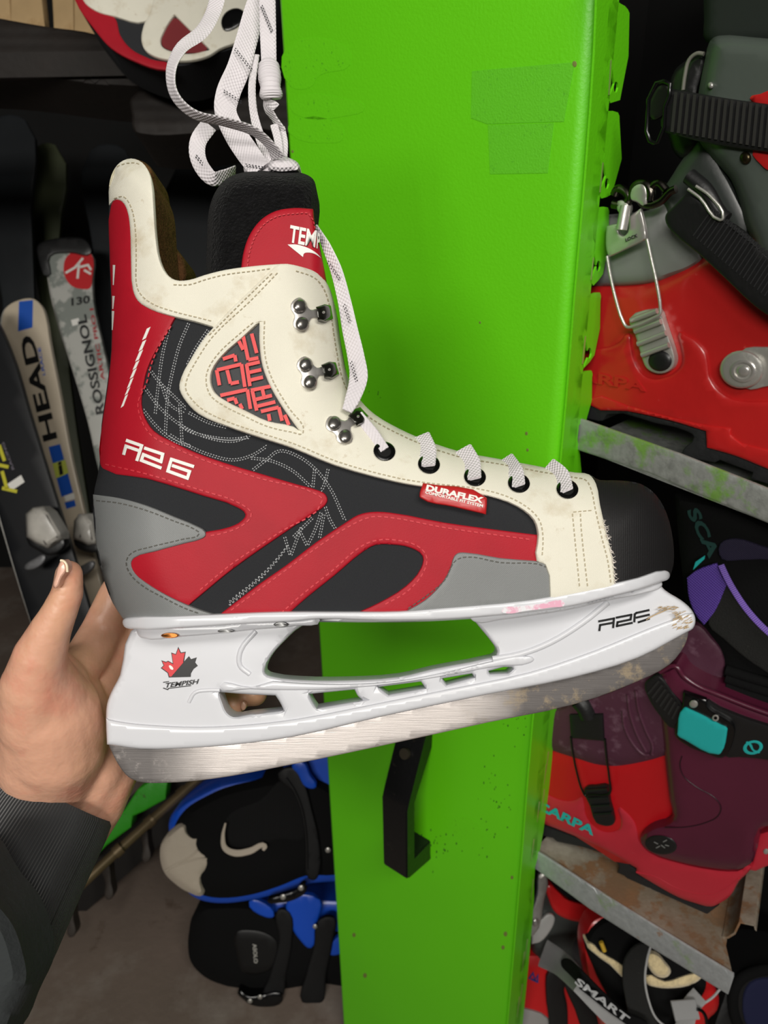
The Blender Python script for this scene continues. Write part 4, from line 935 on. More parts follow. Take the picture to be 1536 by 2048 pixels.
# diagonal power strap
sp = pt_('power_strap', [(1374, 386, 1), (1345, 415), (1331, 430), (1332, 446), (1344, 463), (1400, 510), (1450, 556), (1507, 610), (1545, 636), (1680, 700, 1), (1680, 600, 1), (1536, 514), (1484, 462), (1440, 433), (1404, 405)], BLKP, bA, base=.034, thick=.005, rr=5, rh=.001)
g = G()
for k in range(22):
    t = k/21; x = 1420+t*150; y = 420+t*118
    g += stroke_geo([(x+6, y-4), (x-34, y+52+t*8)], 2.2, DA, base=.0352, t=.0004)
    g += stroke_geo([(x+9, y-3), (x+5, y+6)], 4, DA, base=.0352, t=.0012)
emit('strap_teeth', g, mat('strap grooves', (40, 40, 42), .5), sp)
emit('strap_hinge', pxtube([(1378, 352), (1410, 380), (1440, 430), (1452, 440)], DA, .0055, base=.030), BLKP, bA)
emit('strap_wire', pxtube([(1376, 378), (1400, 396), (1440, 440), (1446, 436), (1420, 392), (1392, 372)], DA, .0010, base=.037), BUCK, bA)
# lever buckle
lb = solid('buckle_lever', [(1214, 452, 1), (1236, 446, 1), (1237, 464), (1246, 472), (1256, 464), (1258, 434, 1), (1281, 417, 1), (1287, 440), (1292, 470), (1292, 479, 1), (1218, 514, 1), (1213, 500), (1212, 470)], DA, .003, CHROME, bA, base=.030, rr=4, rh=.0012, ext=sback, step=10)
lettering('buckle_print', 'LOCK', (1251, 484), (1275, 474), (-1, -7), DA, BLKPRINT, lb, base=.0318)
emit('buckle_post', tube_geo([PT(1252, 412, plane(FE+sback*.001, -sback)), PT(1243, 460, plane(FE-sback*.002, -sback))], .0042, 14), BUCK, bA)
for pts, r in (([(1228, 390), (1236, 378), (1252, 384), (1258, 400), (1240, 410), (1226, 408)], .0034), ([(1262, 400), (1272, 372), (1290, 368), (1302, 384), (1300, 400)], .0036), ([(1280, 400), (1290, 410), (1320, 404), (1340, 384), (1352, 378)], .0030), ([(1300, 378), (1316, 366), (1332, 380)], .003)):
    emit('buckle_hinge', pxtube(pts, DA, r, base=.028), mat('dark chrome', (90, 86, 80), .25, 1), bA)
solid('hinge_block', [(1262, 376), (1286, 366), (1294, 392), (1290, 412), (1272, 404), (1260, 398)], DA, .006, CHROME, bA, base=.030, rr=4, rh=.0015, ext=sback, step=8)
solid('hinge_block', [(1236, 402), (1256, 408), (1252, 430), (1238, 426)], DA, .006, BUCK, bA, base=.030, rr=4, rh=.0015, ext=sback, step=8)
emit('buckle_wire', pxtube([(1214, 512), (1220, 548), (1232, 600), (1247, 645), (1254, 654), (1266, 653), (1310, 634), (1320, 628), (1321, 620), (1313, 565), (1303, 520), (1294, 478)], DA, .00125, base=.031, sm=3), BUCK, bA)
lad = pt_('buckle_ladder', [(1259, 637), (1308, 618), (1318, 620), (1328, 646), (1336, 670), (1346, 700), (1350, 720), (1345, 736), (1330, 746), (1310, 746), (1293, 736), (1284, 716), (1270, 668)], BUCK, bA, base=.0185, thick=.006, rr=5, rh=.0012, step=10)
for (x1, y1, x2, y2) in ((1262, 641, 1314, 622), (1270, 663, 1322, 643), (1276, 688, 1332, 666), (1284, 710, 1338, 690)):
    emit('ladder_tooth', pxtube([(x1, y1), (x2, y2)], DA, .0024, 10, base=.0225), BUCK, lad)
emit('ladder_rivet', disc_geo(1320, 722, 24, 21, DA, .003, .0196, dome=True), BLKP, lad)
solid('pivot_washer', [(1480, 704), (1540, 694), (1680, 690, 1), (1680, 780, 1), (1540, 772), (1490, 776)], DA, .002, BUCK, bA, base=.014, rr=3, rh=.0008, ext=sback)
pv = emit('cuff_pivot', disc_geo(1483, 739, 44, 38, DA, .004, .016), BUCK, bA)
emit('pivot_ring', disc_geo(1486, 742, 26, 23, DA, .0012, .020, hole=.72), CHROME, pv)
emit('pivot_ring', disc_geo(1486, 742, 14, 12, DA, .0020, .020, dome=True), CHROME, pv)
lettering('moulded_lettering', 'SCARPA', (1096, 752), (1291, 784), (1, -22), DA, RSH, bA, base=.0155, t=.0016, bold=.03)

# ------------------------------------------------------------------ boot B (plum and red, on the rusty shelf)
g1, g2 = PT(1240, 1748, Dz), PT(1408, 1832, Dz)
bd = (g2-g1)[:2]; bd /= np.linalg.norm(bd)
DB = plane(g1, (-(-bd[1])*-1 if False else bd[1], -bd[0], 0)) if False else plane(g1, (bd[1], -bd[0], 0))
bback = np.array([-bd[1], bd[0], 0]); bback = bback if bback[1] > 0 else -bback
bB = thing('ski_boot', 'plum and red ski boot with a teal buckle on the rusty shelf', 'ski boot', g2+bback*.04, 'ski boots on the metal rack')
def pb(name, out, m, par=None, base=0, thick=.02, rr=10, rh=.003, D=None, sm=3, step=16, **k):
    return solid(name, out, D or DB, thick, m, par or bB, base=base, rr=rr, rh=rh, sm=sm, step=step, ext=bback, **k)
pb('sole', [(1040, 1628, 1), (1089, 1652), (1154, 1676), (1238, 1716), (1272, 1738, 1), (1272, 1747, 1), (1309, 1768), (1356, 1794), (1423, 1813), (1438, 1810, 1), (1412, 1830, 1), (1380, 1829, 1), (1370, 1818), (1359, 1811), (1336, 1807, 1), (1305, 1788, 1), (1302, 1777, 1), (1282, 1773), (1255, 1761, 1), (1250, 1752, 1), (1235, 1745, 1), (1238, 1730), (1188, 1701), (1114, 1683, 1), (1106, 1676, 1), (1089, 1672), (1040, 1650, 1)], SOLEB, base=-.001, thick=.085, rr=3, rh=.001)
pb('toe_shell', [(1040, 1480, 1), (1100, 1490), (1161, 1500), (1224, 1510), (1287, 1505), (1340, 1490), (1352, 1600), (1350, 1645), (1310, 1660), (1295, 1700), (1270, 1730), (1150, 1672), (1040, 1630, 1)], RSH3, base=.002, thick=.085, rr=30, rh=.010)
rb = pb('rand', [(1040, 1562, 1), (1087, 1583), (1118, 1597), (1138, 1600), (1152, 1597), (1164, 1591), (1170, 1606), (1173, 1628), (1188, 1651), (1208, 1661), (1226, 1661), (1238, 1655), (1240, 1640), (1236, 1613), (1250, 1620), (1270, 1642), (1276, 1660), (1280, 1680), (1300, 1703), (1356, 1723), (1423, 1737), (1474, 1740), (1502, 1732), (1496, 1745), (1478, 1762), (1462, 1790), (1440, 1806), (1423, 1813), (1390, 1806), (1356, 1794), (1309, 1768), (1273, 1746, 1), (1273, 1736, 1), (1222, 1706), (1154, 1672), (1087, 1646), (1040, 1625, 1)], RSH2, base=.010, thick=.075, rr=9, rh=.004)
emit('rand_line', pxtube([(1273, 1744), (1309, 1752), (1356, 1776), (1420, 1788), (1450, 1776), (1478, 1756)], DB, .0012, base=.0128), RSH2, bB)
pb('instep_panel', [(1090, 1424, 1), (1170, 1395), (1240, 1370), (1310, 1335), (1345, 1330), (1345, 1420), (1348, 1500), (1320, 1514), (1287, 1523), (1250, 1530), (1224, 1532), (1190, 1528), (1161, 1519), (1105, 1501), (1080, 1490, 1)], PLUM2, base=.012, thick=.06, rr=26, rh=.008)
for p in ([(1246, 1421), (1250, 1455), (1268, 1490), (1288, 1509), (1300, 1510)], [(1256, 1388), (1260, 1425), (1274, 1468), (1292, 1502)], [(1272, 1380), (1278, 1421), (1292, 1461), (1306, 1494), (1304, 1508)]):
    emit('bellows_ridge', pxtube(p, DB, .0018, base=.020, sm=5), PLUM2, bB)
pb('tongue_flap', [(1300, 1330), (1330, 1290), (1352, 1262), (1384, 1246), (1402, 1250), (1424, 1274), (1440, 1292), (1451, 1322), (1449, 1345), (1438, 1380), (1410, 1392), (1330, 1380)], PLUM2, base=-.012, thick=.05, rr=14, rh=.005)
pb('cuff', [(1319, 1345), (1335, 1336), (1352, 1330), (1366, 1350), (1400, 1372), (1430, 1384), (1493, 1410), (1540, 1427), (1700, 1480, 1), (1700, 1700, 1), (1560, 1650), (1520, 1660), (1514, 1690), (1506, 1722), (1490, 1734), (1473, 1739), (1423, 1736), (1356, 1723), (1310, 1708), (1288, 1694), (1281, 1680), (1286, 1666), (1305, 1652), (1336, 1642), (1345, 1630), (1340, 1600), (1331, 1524), (1327, 1480), (1322, 1430)], PLUM, base=.020, thick=.08, rr=26, rh=.009)
emit('cuff_groove', pxtube([(1364, 1512), (1360, 1528), (1366, 1550), (1390, 1572), (1430, 1596), (1442, 1615), (1436, 1632), (1412, 1645), (1372, 1654), (1330, 1655)], DB, .0006, base=.0292, sm=5), mat('dark plum seam', (44, 14, 28), .4), bB)
emit('cuff_rim', pxtube([(1320, 1344), (1350, 1332), (1368, 1353), (1400, 1374), (1430, 1386), (1493, 1411), (1540, 1428), (1690, 1478)], DB, .0022, base=.026, sm=4), PLUM, bB)
stB = pb('ribbed_strap', [(1313, 1351), (1300, 1358), (1290, 1368), (1297, 1395), (1319, 1430), (1350, 1458), (1366, 1440), (1366, 1411), (1345, 1385), (1328, 1362)], BLKP, base=.030, thick=.004, rr=5, rh=.001, step=10)
g = G()
for k in range(8):
    t = k/7; g += stroke_geo([(1296+t*56, 1388+t*58), (1318+t*46, 1362+t*58)], 4.5, DB, base=.031, t=.0016)
emit('strap_ribs', g, mat('strap ribs', (36, 36, 36), .5), stB)
bs = pb('buckle_strap', [(1405, 1402), (1440, 1416), (1490, 1436), (1540, 1452), (1700, 1500, 1), (1700, 1570, 1), (1536, 1520), (1480, 1514), (1450, 1512), (1440, 1460), (1405, 1425)], BLKP, base=.032, thick=.004, rr=6, rh=.0015)
emit('round_emblem', disc_geo(1506, 1495, 20, 14, DB, .0005, .0335, hole=.66, ang=-.2), TEAL, bs)
solid('emblem_stroke', [(1492, 1484), (1502, 1488), (1508, 1500), (1520, 1505), (1512, 1506), (1504, 1500), (1498, 1490)], DB, .0004, TEAL, bs, base=.0339, step=6, ext=bback)
bf = pb('buckle_frame', [(1366, 1384, 1), (1412, 1400, 1), (1414, 1412), (1455, 1438), (1468, 1452), (1468, 1476), (1456, 1506), (1444, 1516), (1420, 1510), (1362, 1484), (1350, 1470), (1352, 1450), (1364, 1412)], BLKMET, base=.036, thick=.004, rr=5, rh=.002, step=10)
solid('buckle_lever', [(1368, 1416), (1380, 1420), (1440, 1450), (1454, 1458), (1454, 1464), (1442, 1506), (1436, 1509), (1370, 1480), (1355, 1470), (1355, 1464)], DB, .003, TEAL, bf, base=.0395, rr=4, rh=.0012, ext=bback, step=10)
emit('rivet', disc_geo(1387, 1408, 9, 8, DB, .002, .040, dome=True, seg=16), BUCK, bf)
emit('rivet', disc_geo(1431, 1436, 7, 7, DB, .0015, .040, hole=.5, seg=16), BUCK, bf)
solid('buckle_block', [(1139, 1430, 1), (1205, 1429, 1), (1208, 1482, 1), (1142, 1476, 1)], DB, .006, BLKP, bB, base=.0235, rr=4, rh=.0012, ext=bback, step=10, sm=1)
emit('strap_stub', pxtube([(1158, 1400), (1170, 1414), (1178, 1432)], DB, .010, base=.018), BLKP, bB)
emit('buckle_wire', pxtube([(1142, 1474), (1145, 1500), (1154, 1546), (1168, 1588), (1172, 1592), (1180, 1590), (1214, 1590), (1220, 1586), (1219, 1560), (1214, 1520), (1210, 1478)], DB, .0012, base=.024, sm=3), BLKMET, bB)
lB = pb('buckle_ladder', [(1169, 1577), (1190, 1573), (1215, 1573), (1219, 1600), (1228, 1636), (1228, 1647), (1218, 1652), (1206, 1651), (1192, 1645), (1180, 1612)], BLKP, base=.018, thick=.004, rr=4, rh=.001, step=8)
for k in range(4):
    emit('ladder_tooth', pxtube([(1173+k*5, 1582+k*16), (1216+k*3, 1579+k*16)], DB, .0022, 10, base=.0205), BLKP, lB)
pvB = emit('cuff_pivot', disc_geo(1322, 1690, 32, 19, DB, .0022, .0285, ang=.15), BLKP, bB)
g = G()
for (a0, b0, a1, b1) in ((1308, 1684, 1316, 1688), (1312, 1696, 1320, 1692), (1322, 1690, 1330, 1696), (1326, 1684, 1334, 1680), (1330, 1690, 1338, 1692)):
    g += stroke_geo([(a0, b0), (a1, b1)], 2, DB, base=.0310)
emit('pivot_marks', g, mat('pale scratches', (120, 120, 118), .5), pvB)
lettering('brand_lettering', 'SCARPA', (1052, 1608), (1186, 1672), (6, -17), DB, TEAL, bB, base=.0152, t=.0012, bold=.04)
pb('heel_lever', [(1504, 1728), (1518, 1668, 1), (1540, 1662), (1620, 1690, 1), (1620, 1740, 1), (1540, 1730), (1500, 1740)], RSH2, base=.002, thick=.03, rr=5, rh=.002)
emit('rivet', disc_geo(1532, 1703, 6, 6, DB, .0015, .004, dome=True, seg=14), BUCK, bB)
# liner, webbing and closing strap of boot B
pb('liner', [(1350, 990, 1), (1450, 1010), (1560, 1060), (1700, 1110, 1), (1700, 1500, 1), (1536, 1430), (1450, 1395), (1430, 1380), (1440, 1340), (1420, 1280), (1380, 1230), (1365, 1150)], LINER, base=-.020, thick=.06, rr=30, rh=.012)
for k in range(3):
    emit('liner_fold', pxtube([(1452, 1340+k*16), (1490, 1352+k*17), (1560, 1372+k*18), (1690, 1410+k*20)], DB, .005, base=-.004+k*.002, sm=4), LINER, bB)
VEL = mat('black hook and loop', (26, 26, 25), .95, bump=(900, .0012), stain=[((84, 82, 74), 500, .64, .06, .5)])
PUR = mat('purple webbing', (62, 34, 128), .6, weave=(1000, 1150, .0006, .6, (124, 92, 200)))
PUR2 = mat('purple webbing edge', (84, 52, 150), .55, weave=(0, 900, .0004, .6, (160, 130, 220)))
pb('closing_strap', [(1453, 1172), (1480, 1205), (1510, 1245), (1540, 1280), (1700, 1400, 1), (1700, 1480, 1), (1536, 1346), (1500, 1322), (1477, 1304), (1446, 1276), (1417, 1248), (1430, 1210)], VEL, base=.002, thick=.003, rr=4, rh=.001)
pb('purple_webbing', [(1374, 1156, 1), (1386, 1146), (1400, 1138), (1433, 1127, 1), (1442, 1150), (1453, 1170, 1), (1430, 1222), (1408, 1250, 1), (1392, 1230), (1378, 1196)], PUR, base=.006, thick=.002, rr=3, rh=.0006, step=10)
emit('webbing_edge', ribbon_geo([(1442, 1130), (1452, 1152), (1466, 1178), (1496, 1222), (1536, 1264), (1600, 1312)], [PTd for PTd in DB(np.array([1442., 1452, 1466, 1496, 1536, 1600]), np.array([1130., 1152, 1178, 1222, 1264, 1312]))-.010], .0052, 0, .0012), PUR2, bB)
pb('purple_webbing', [(1440, 1088), (1470, 1078), (1520, 1092), (1700, 1150, 1), (1700, 1190, 1), (1540, 1120), (1480, 1120), (1444, 1118)], mat('violet webbing with painted shade', (22, 14, 44), .8, weave=(1300, 1500, .0004, .2)), base=-.004, thick=.002, rr=3, rh=.0006, step=12)  # violet darkened in the colour to stand in for shade under the shelf
lettering('liner_lettering', 'SCA', (1372, 1022), (1418, 1118), (24, -8), DB, mat('teal print with painted shade', (14, 58, 54), .8), bB, base=-.006, bold=.04)  # teal darkened too, the liner's shade is put into the print colour
solid('liner_print', [(1386, 1140, 1), (1391, 1124, 1), (1410, 1111, 1), (1409, 1118, 1)], DB, .0005, TEAL, bB, base=.006, ext=bback, sm=1, step=8)

# ------------------------------------------------------------------ boots below the rusty shelf
DC = const(1.08)
REDC = mat('bright red shell', (196, 30, 32), .3, coat=.25, bump=(60, .0002))
WEB = mat('silver grey webbing', (90, 90, 92), .6, weave=(1500, 1500, .0005, .9, (236, 236, 236)))
FLEECE = mat('cream fleece', (226, 206, 160), .95, bump=(300, .002), var=(200, .15), sheen=.4)
bC = thing('ski_boot', 'red and grey ski boot with a silver lever, lowest and nearest the green panel', 'ski boot', W(1150, 2230, 1.08), 'ski boots on the metal rack')
def pc(name, out, m, par, base=0, thick=.02, rr=10, rh=.003, D=DC, sm=3, step=16, **k):
    return solid(name, out, D, thick, m, par, base=base, rr=rr, rh=rh, sm=sm, step=step, **k)
pc('shell', [(1000, 1900, 1), (1070, 1900), (1110, 1905), (1200, 1960), (1290, 2060), (1300, 2230, 1), (980, 2230, 1)], REDC, bC, thick=.075, rr=40, rh=.015)
pc('grey_toe', [(990, 2010, 1), (1050, 2016), (1096, 2036), (1098, 2060), (1098, 2230, 1), (980, 2230, 1)], mat('pale grey shell', (150, 148, 146), .4, coat=.2), bC, base=.016, thick=.01, rr=8, rh=.003)
pc('cuff', [(1095, 1770), (1104, 1800), (1140, 1830), (1180, 1838), (1170, 1870), (1155, 1900), (1150, 1950), (1110, 1960), (1080, 1930), (1064, 1900), (1060, 1850), (1070, 1790)], GSH2, bC, base=.004, thick=.06, rr=24, rh=.012)
pc('dark_cuff', [(1120, 1836), (1165, 1842), (1200, 1830), (1215, 1870), (1200, 1920), (1180, 1950), (1150, 1930), (1122, 1902)], mat('charcoal plastic', (40, 41, 43), .4, coat=.1), bC, base=.004, thick=.05, rr=20, rh=.010)
rc = pc('cuff_ring', [(1092, 1776), (1100, 1768), (1112, 1778), (1140, 1802), (1180, 1810), (1206, 1806), (1200, 1826), (1172, 1843), (1131, 1837), (1108, 1822), (1098, 1800)], REDC, bC, base=.014, thick=.02, rr=6, rh=.003, step=10)
g = G()
for k in range(22):
    t = k/21; x = 1104+t*78; y = 1796+26*math.sin(t*1.5)
    g += stroke_geo([(x-3, y-12), (x+3, y+12)], 2, DC, base=.0172, t=.0008)
emit('ring_ribs', g, REDC, rc)
pc('inner_boot', [(1100, 1760), (1130, 1744), (1200, 1790), (1210, 1808), (1180, 1812), (1140, 1804)], LINER, bC, base=.004, thick=.03, rr=8, rh=.004)
pc('silver_lever', [(1064, 1888, 1), (1066, 1862), (1084, 1838), (1098, 1828), (1108, 1832), (1109, 1842), (1100, 1862), (1080, 1884)], mat('pale lever', (196, 196, 194), .35, .3), bC, base=.022, thick=.004, rr=4, rh=.0012, step=10)
solid('lever_arm', [(1085, 1744), (1095, 1758), (1088, 1800), (1068, 1870), (1054, 1872), (1062, 1830), (1074, 1790)], DC, .006, BUCK, bC, base=.026, rr=4, rh=.002, step=10)
emit('bolt', disc_geo(1071, 1845, 8, 9, DC, .006, .028, dome=True, seg=12), CHROME, bC)
pc('shell_strap', [(1100, 1938), (1118, 1936), (1134, 1950), (1128, 1980), (1134, 2010), (1136, 2060), (1140, 2230, 1), (1096, 2230, 1), (1098, 2040), (1092, 1990)], BLKP, bC, base=.022, thick=.004, rr=6, rh=.002)
pc('shell_strap', [(1134, 1950), (1160, 1980), (1200, 2040), (1240, 2120), (1300, 2230, 1), (1240, 2230, 1), (1180, 2100), (1150, 2020)], BLKP, bC, base=.019, thick=.004, rr=6, rh=.002)
strokes('shell_lettering', [[(1058, 1958), (1066, 1946), (1070, 1960), (1076, 1950), (1075, 1964), (1062, 1958)]], 4, DC, mat('navy print', (40, 44, 110), .5), bC, base=.0155)
ws = ribbon_geo([(1086, 1906), (1120, 1926), (1160, 1966), (1210, 2020), (1260, 2066), (1330, 2110)], [1.04, .98, .900, .890, .890, .890], [.036, .030, .024, .022, .022, .022], [0, 0, 0, 0], .002)
wst = emit('webbing_strap', ws, WEB, bC)
solid('strap_inlay', [(1124, 1924), (1136, 1920), (1160, 1938), (1200, 1978), (1250, 2024), (1300, 2056), (1290, 2066), (1240, 2040), (1180, 1994), (1140, 1960), (1126, 1940)], lambda px, py: np.interp(px, [1086, 1120, 1160, 1210, 1400], [1.04, .98, .900, .890, .890])-.006, .004, LINER, wst, rr=4, rh=.001, step=10)
lettering('strap_lettering', 'SMART', (1148, 1966), (1252, 2046), (9, -11), .879, mat('silver print', (200, 202, 204), .3, .3), wst, bold=.03, t=.001)
bD = thing('ski_boot', 'red ski boot with cream fleece liner and black strap, below the rusty shelf', 'ski boot', W(1330, 2230, 1.00), 'ski boots on the metal rack')
pc('shell', [(1165, 1900), (1170, 1860), (1186, 1836), (1220, 1826), (1300, 1840), (1400, 1930), (1436, 1985), (1434, 2020), (1414, 2042), (1400, 2230, 1), (1240, 2230, 1), (1200, 2040), (1180, 1980)], REDC, bD, D=const(.95), thick=.025, rr=20, rh=.010)
pc('liner', [(1172, 1890), (1195, 1850), (1230, 1836), (1310, 1850), (1390, 1930), (1412, 1960), (1408, 1985), (1380, 2020), (1340, 2060), (1260, 2060), (1215, 1990), (1185, 1930)], LINER, bD, D=const(.95), base=.014, thick=.02, rr=16, rh=.006)
pc('fleece', [(1174, 1888), (1184, 1886), (1200, 1902), (1240, 1926), (1258, 1942), (1256, 1956), (1220, 1930), (1190, 1908)], FLEECE, bD, D=const(.95), base=.020, thick=.02, rr=6, rh=.004, step=8)
pc('fleece', [(1292, 1950), (1330, 1962), (1370, 1950), (1396, 1946), (1404, 1950), (1390, 1966), (1350, 1976), (1310, 1974), (1292, 1966)], FLEECE, bD, D=const(.95), base=.020, thick=.02, rr=7, rh=.005, step=8)
pc('fleece_tongue', [(1294, 1908), (1312, 1906), (1332, 1926), (1342, 1942), (1334, 1954), (1316, 1954), (1298, 1936)], FLEECE, bD, D=const(.95), base=.024, thick=.02, rr=12, rh=.008, step=8)
pc('grey_pad', [(1256, 1858), (1280, 1870), (1310, 1888), (1300, 1900), (1270, 1888), (1260, 1876)], mat('pale green grey pad', (120, 128, 104), .8), bD, D=const(.95), base=.016, thick=.01, rr=5, rh=.003, step=8)
emit('yellow_cord', pxtube([(1202, 1884), (1206, 1894), (1209, 1902)], .918, .0028), mat('yellow cord', (214, 172, 50), .6, bump=(900, .001)), bD)
lc = pc('black_strap', [(1272, 1892), (1290, 1888), (1300, 1896), (1294, 1920), (1290, 1960), (1296, 2000), (1312, 2040), (1340, 2100, 1), (1290, 2120, 1), (1262, 2050), (1252, 2000), (1246, 1960), (1250, 1920)], VEL, bD, D=const(.905), base=.004, thick=.003, rr=4, rh=.001)
emit('strap_piping', pxtube([(1302, 1890), (1294, 1920), (1290, 1960), (1297, 2000), (1312, 2036), (1340, 2060)], .898, .0014, sm=5), WEB, lc)
emit('webbing_loop', ribbon_geo([(1346, 2022), (1370, 2020), (1394, 2018)], [.895], .021, 0, .004), WEB, bD)
emit('webbing_loop', ribbon_geo([(1400, 1990), (1380, 2014), (1370, 2050), (1350, 2090)], [.905, .90], .020, 15, .002), WEB, bD)
emit('webbing_trim', pxtube([(1440, 1978), (1426, 1994), (1406, 2008)], .905, .0015), WEB, bD)
emit('strap_ring', pxtube([(1394, 2018), (1404, 2022), (1412, 2036), (1414, 2056)], .892, .0021), BLKMET, bD)
# dark boot with a blue lining at the lower right corner
DE = const(1.0)
bE = thing('ski_boot', 'black ski boot with a round blue lined opening, in the lower right corner', 'ski boot', W(1560, 2200, 1.0), 'ski boots on the metal rack')
rg = [(1466, 1990), (1480, 1960), (1510, 1944), (1560, 1940), (1610, 1960), (1640, 2010), (1620, 2070), (1560, 2100), (1500, 2080), (1472, 2040)]
pc('shell', [(1440, 2000), (1460, 1950), (1500, 1930), (1560, 1926), (1660, 1960), (1700, 2230, 1), (1400, 2230, 1), (1420, 2060)], BLKP, bE, D=DE, thick=.08, rr=24, rh=.010, base=.0)
emit('padded_rim', pxtube(rg, DE, .007, base=.012, closed=True), LINER, bE)
pc('blue_lining', [(1486, 2000), (1500, 1966), (1540, 1956), (1600, 1980), (1610, 2040), (1560, 2080), (1500, 2060)], mat('deep blue lining', (6, 12, 52), .85), bE, D=DE, base=.0115, thick=.002, rr=10, rh=.002)
# lower shelf that carries them
zl = W(1150, 2230, .90)[2]
lc_ = W(1330, 2230, 1.07)
lw = box_geo((lc_[0]+.06, lc_[1]+.02, lc_[2]-.045), (.62, .34, .012), -SY)
sh3 = emit('shelf', lw, ZINC2, None, label='galvanised shelf carrying the lowest ski boots, below the rusty one', category='shelf', group='metal rack shelves')

# ------------------------------------------------------------------ setting
DARK = mat('dark painted wall', (12, 12, 12), .9, bump=(30, .002), var=(3, .3))
CONC = mat('worn concrete', (112, 98, 88), .85, bump=(60, .001), var=(6, .12), stain=[((150, 142, 134), 5, .5, .2, .6), ((74, 56, 42), 14, .62, .1, .6)])
def st_(name, g, m): return emit(name, g, m, None, kind='structure')
st_('floor', box_geo((0.3, -.4, -.05), (5.2, 7.4, .1)), CONC)
st_('wall_back', box_geo((.3, 2.55, 1.3), (5.2, .1, 2.6)), DARK)
st_('wall_left', box_geo((-2.35, -.4, 1.3), (.1, 7.4, 2.6)), DARK)
st_('wall_right', box_geo((2.35, -.4, 1.3), (.1, 7.4, 2.6)), DARK)
st_('ceiling', box_geo((.3, -.4, 2.65), (5.2, 7.4, .1)), mat('ceiling paint', (70, 70, 68), .9))
# back sheet behind the shelves, dark
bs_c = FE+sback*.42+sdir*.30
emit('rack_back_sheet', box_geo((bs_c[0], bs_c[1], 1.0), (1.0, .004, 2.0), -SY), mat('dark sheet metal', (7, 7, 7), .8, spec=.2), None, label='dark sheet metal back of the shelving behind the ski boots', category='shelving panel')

tc_ = FE+sdir*.30+sback*.16
emit('shelf', box_geo((tc_[0], tc_[1], 1.60), (.62, .28, .0016), -SY), ZINC, None, label='unseen shelf plate added to shade the red boot with silver buckles', category='shelf', group='metal rack shelves')  # out-of-view plate, added above the boot to keep light off its cuff
# ------------------------------------------------------------------ left: timber shelf, second skate, planks
WOODD = mat('dark stained timber', (24, 17, 12), .7, bump=(40, .001), var=(20, .25), weave=(0, 260, .0004, .1))
WOODL = mat('pale raw timber', (190, 160, 116), .7, bump=(60, .0006), var=(14, .12), stain=[((150, 112, 66), 12, .55, .15, .6)])
solid('timber_beam', [(-80, 20, 1), (0, 37), (90, 53), (196, 70), (280, 110), (340, 140), (600, 120), (640, 200), (560, 196), (300, 175), (190, 168), (0, 145), (-80, 140, 1)], 1.05, .10, WOODD, None, dict(label='dark stained timber shelf edge at the top left', category='timber beam'), rr=6, rh=.003, step=30)
solid('timber_block', [(262, 196), (330, 168), (440, 118), (480, 110), (600, 120), (640, 250), (480, 256), (390, 268), (284, 269), (268, 262), (264, 230)], 1.04, .10, WOODD, None, dict(label='rough brown timber end sticking out behind the laces', category='timber block'), rr=8, rh=.004, step=24)
for i, (x0, x1, x2, x3, y0, y1, lb_) in enumerate(((-60, 18, 22, -60, 45, 46, 'pale plank at the far left of the top edge'), (21, 78, 90, 22, 46, 56, 'pale plank second from the left at the top edge'), (102, 146, 148, 108, 56, 66, 'pale plank beside the second skate, left one of two'), (148, 192, 200, 149, 66, 76, 'pale plank touching the second skate above the timber beam'))):
    solid('plank', [(x0, -60, 1), (x1, -60, 1), (x2, y1, 1), (x3, y0, 1)], 1.25, .02, WOODL, None, dict(label=lb_, category='plank', group='pale planks at the top left'), rr=3, rh=.001, step=24, sm=1)
tb = W(200, 112, 1.10)
emit('timber_board', box_geo((-.66, 1.38, tb[2]-.02), (1.30, .36, .03)), WOODD, None, label='dark timber shelf board above the skis, behind the beam', category='timber board')
sk2 = thing('ice_skate', 'second red, white and black ice skate lying on the timber at the top left', 'ice skate', W(350, 130, .95))
DK = const(.93)
RED2 = RED
solid('boot_shell', [(140, -70, 1), (150, 0), (190, 60), (222, 96), (268, 122), (330, 140), (380, 138), (430, 118), (500, 96), (545, 80), (560, -70, 1)], DK, .07, FABRIC, sk2, rr=30, rh=.012, step=16)
solid('heel_panel', [(142, -60, 1), (150, 0), (190, 60), (222, 96), (268, 122), (330, 140), (345, 136), (300, 118), (262, 98), (240, 70), (232, 40), (210, 16), (190, -20), (180, -60, 1)], DK, .003, RED2, sk2, base=.0125, rr=6, rh=.001, step=12)
solid('collar', [(160, -60, 1), (166, 0), (190, 22), (230, 34), (290, 44), (306, 20), (320, -10), (320, -60, 1)], DK, .003, WHITE, sk2, base=.0135, rr=6, rh=.0015, step=12)
solid('eyestay', [(318, -60, 1), (300, 24), (288, 50), (283, 80), (290, 100), (308, 113), (340, 121), (380, 122), (418, 112), (440, 98), (484, 80), (506, 54), (512, 10), (516, -60, 1)], DK, .003, WHITE, sk2, base=.015, rr=6, rh=.0015, step=12, holes=[[(349, 30, 1), (330, 60), (322, 90), (345, 104), (380, 108), (420, 100, 1), (385, 66)]])
solid('hook_plate', [(442, 44), (452, 24), (474, 16), (488, 24), (484, 44), (462, 60), (448, 60)], DK, .003, BLKMET, sk2, base=.018, rr=5, rh=.002, step=8)
solid('window_insert', [(349, 36), (330, 62), (324, 90), (345, 102), (380, 106), (414, 98), (385, 68)], DK, .001, mat('dim red insert', (120, 24, 30), .6), sk2, base=.0132, step=10)

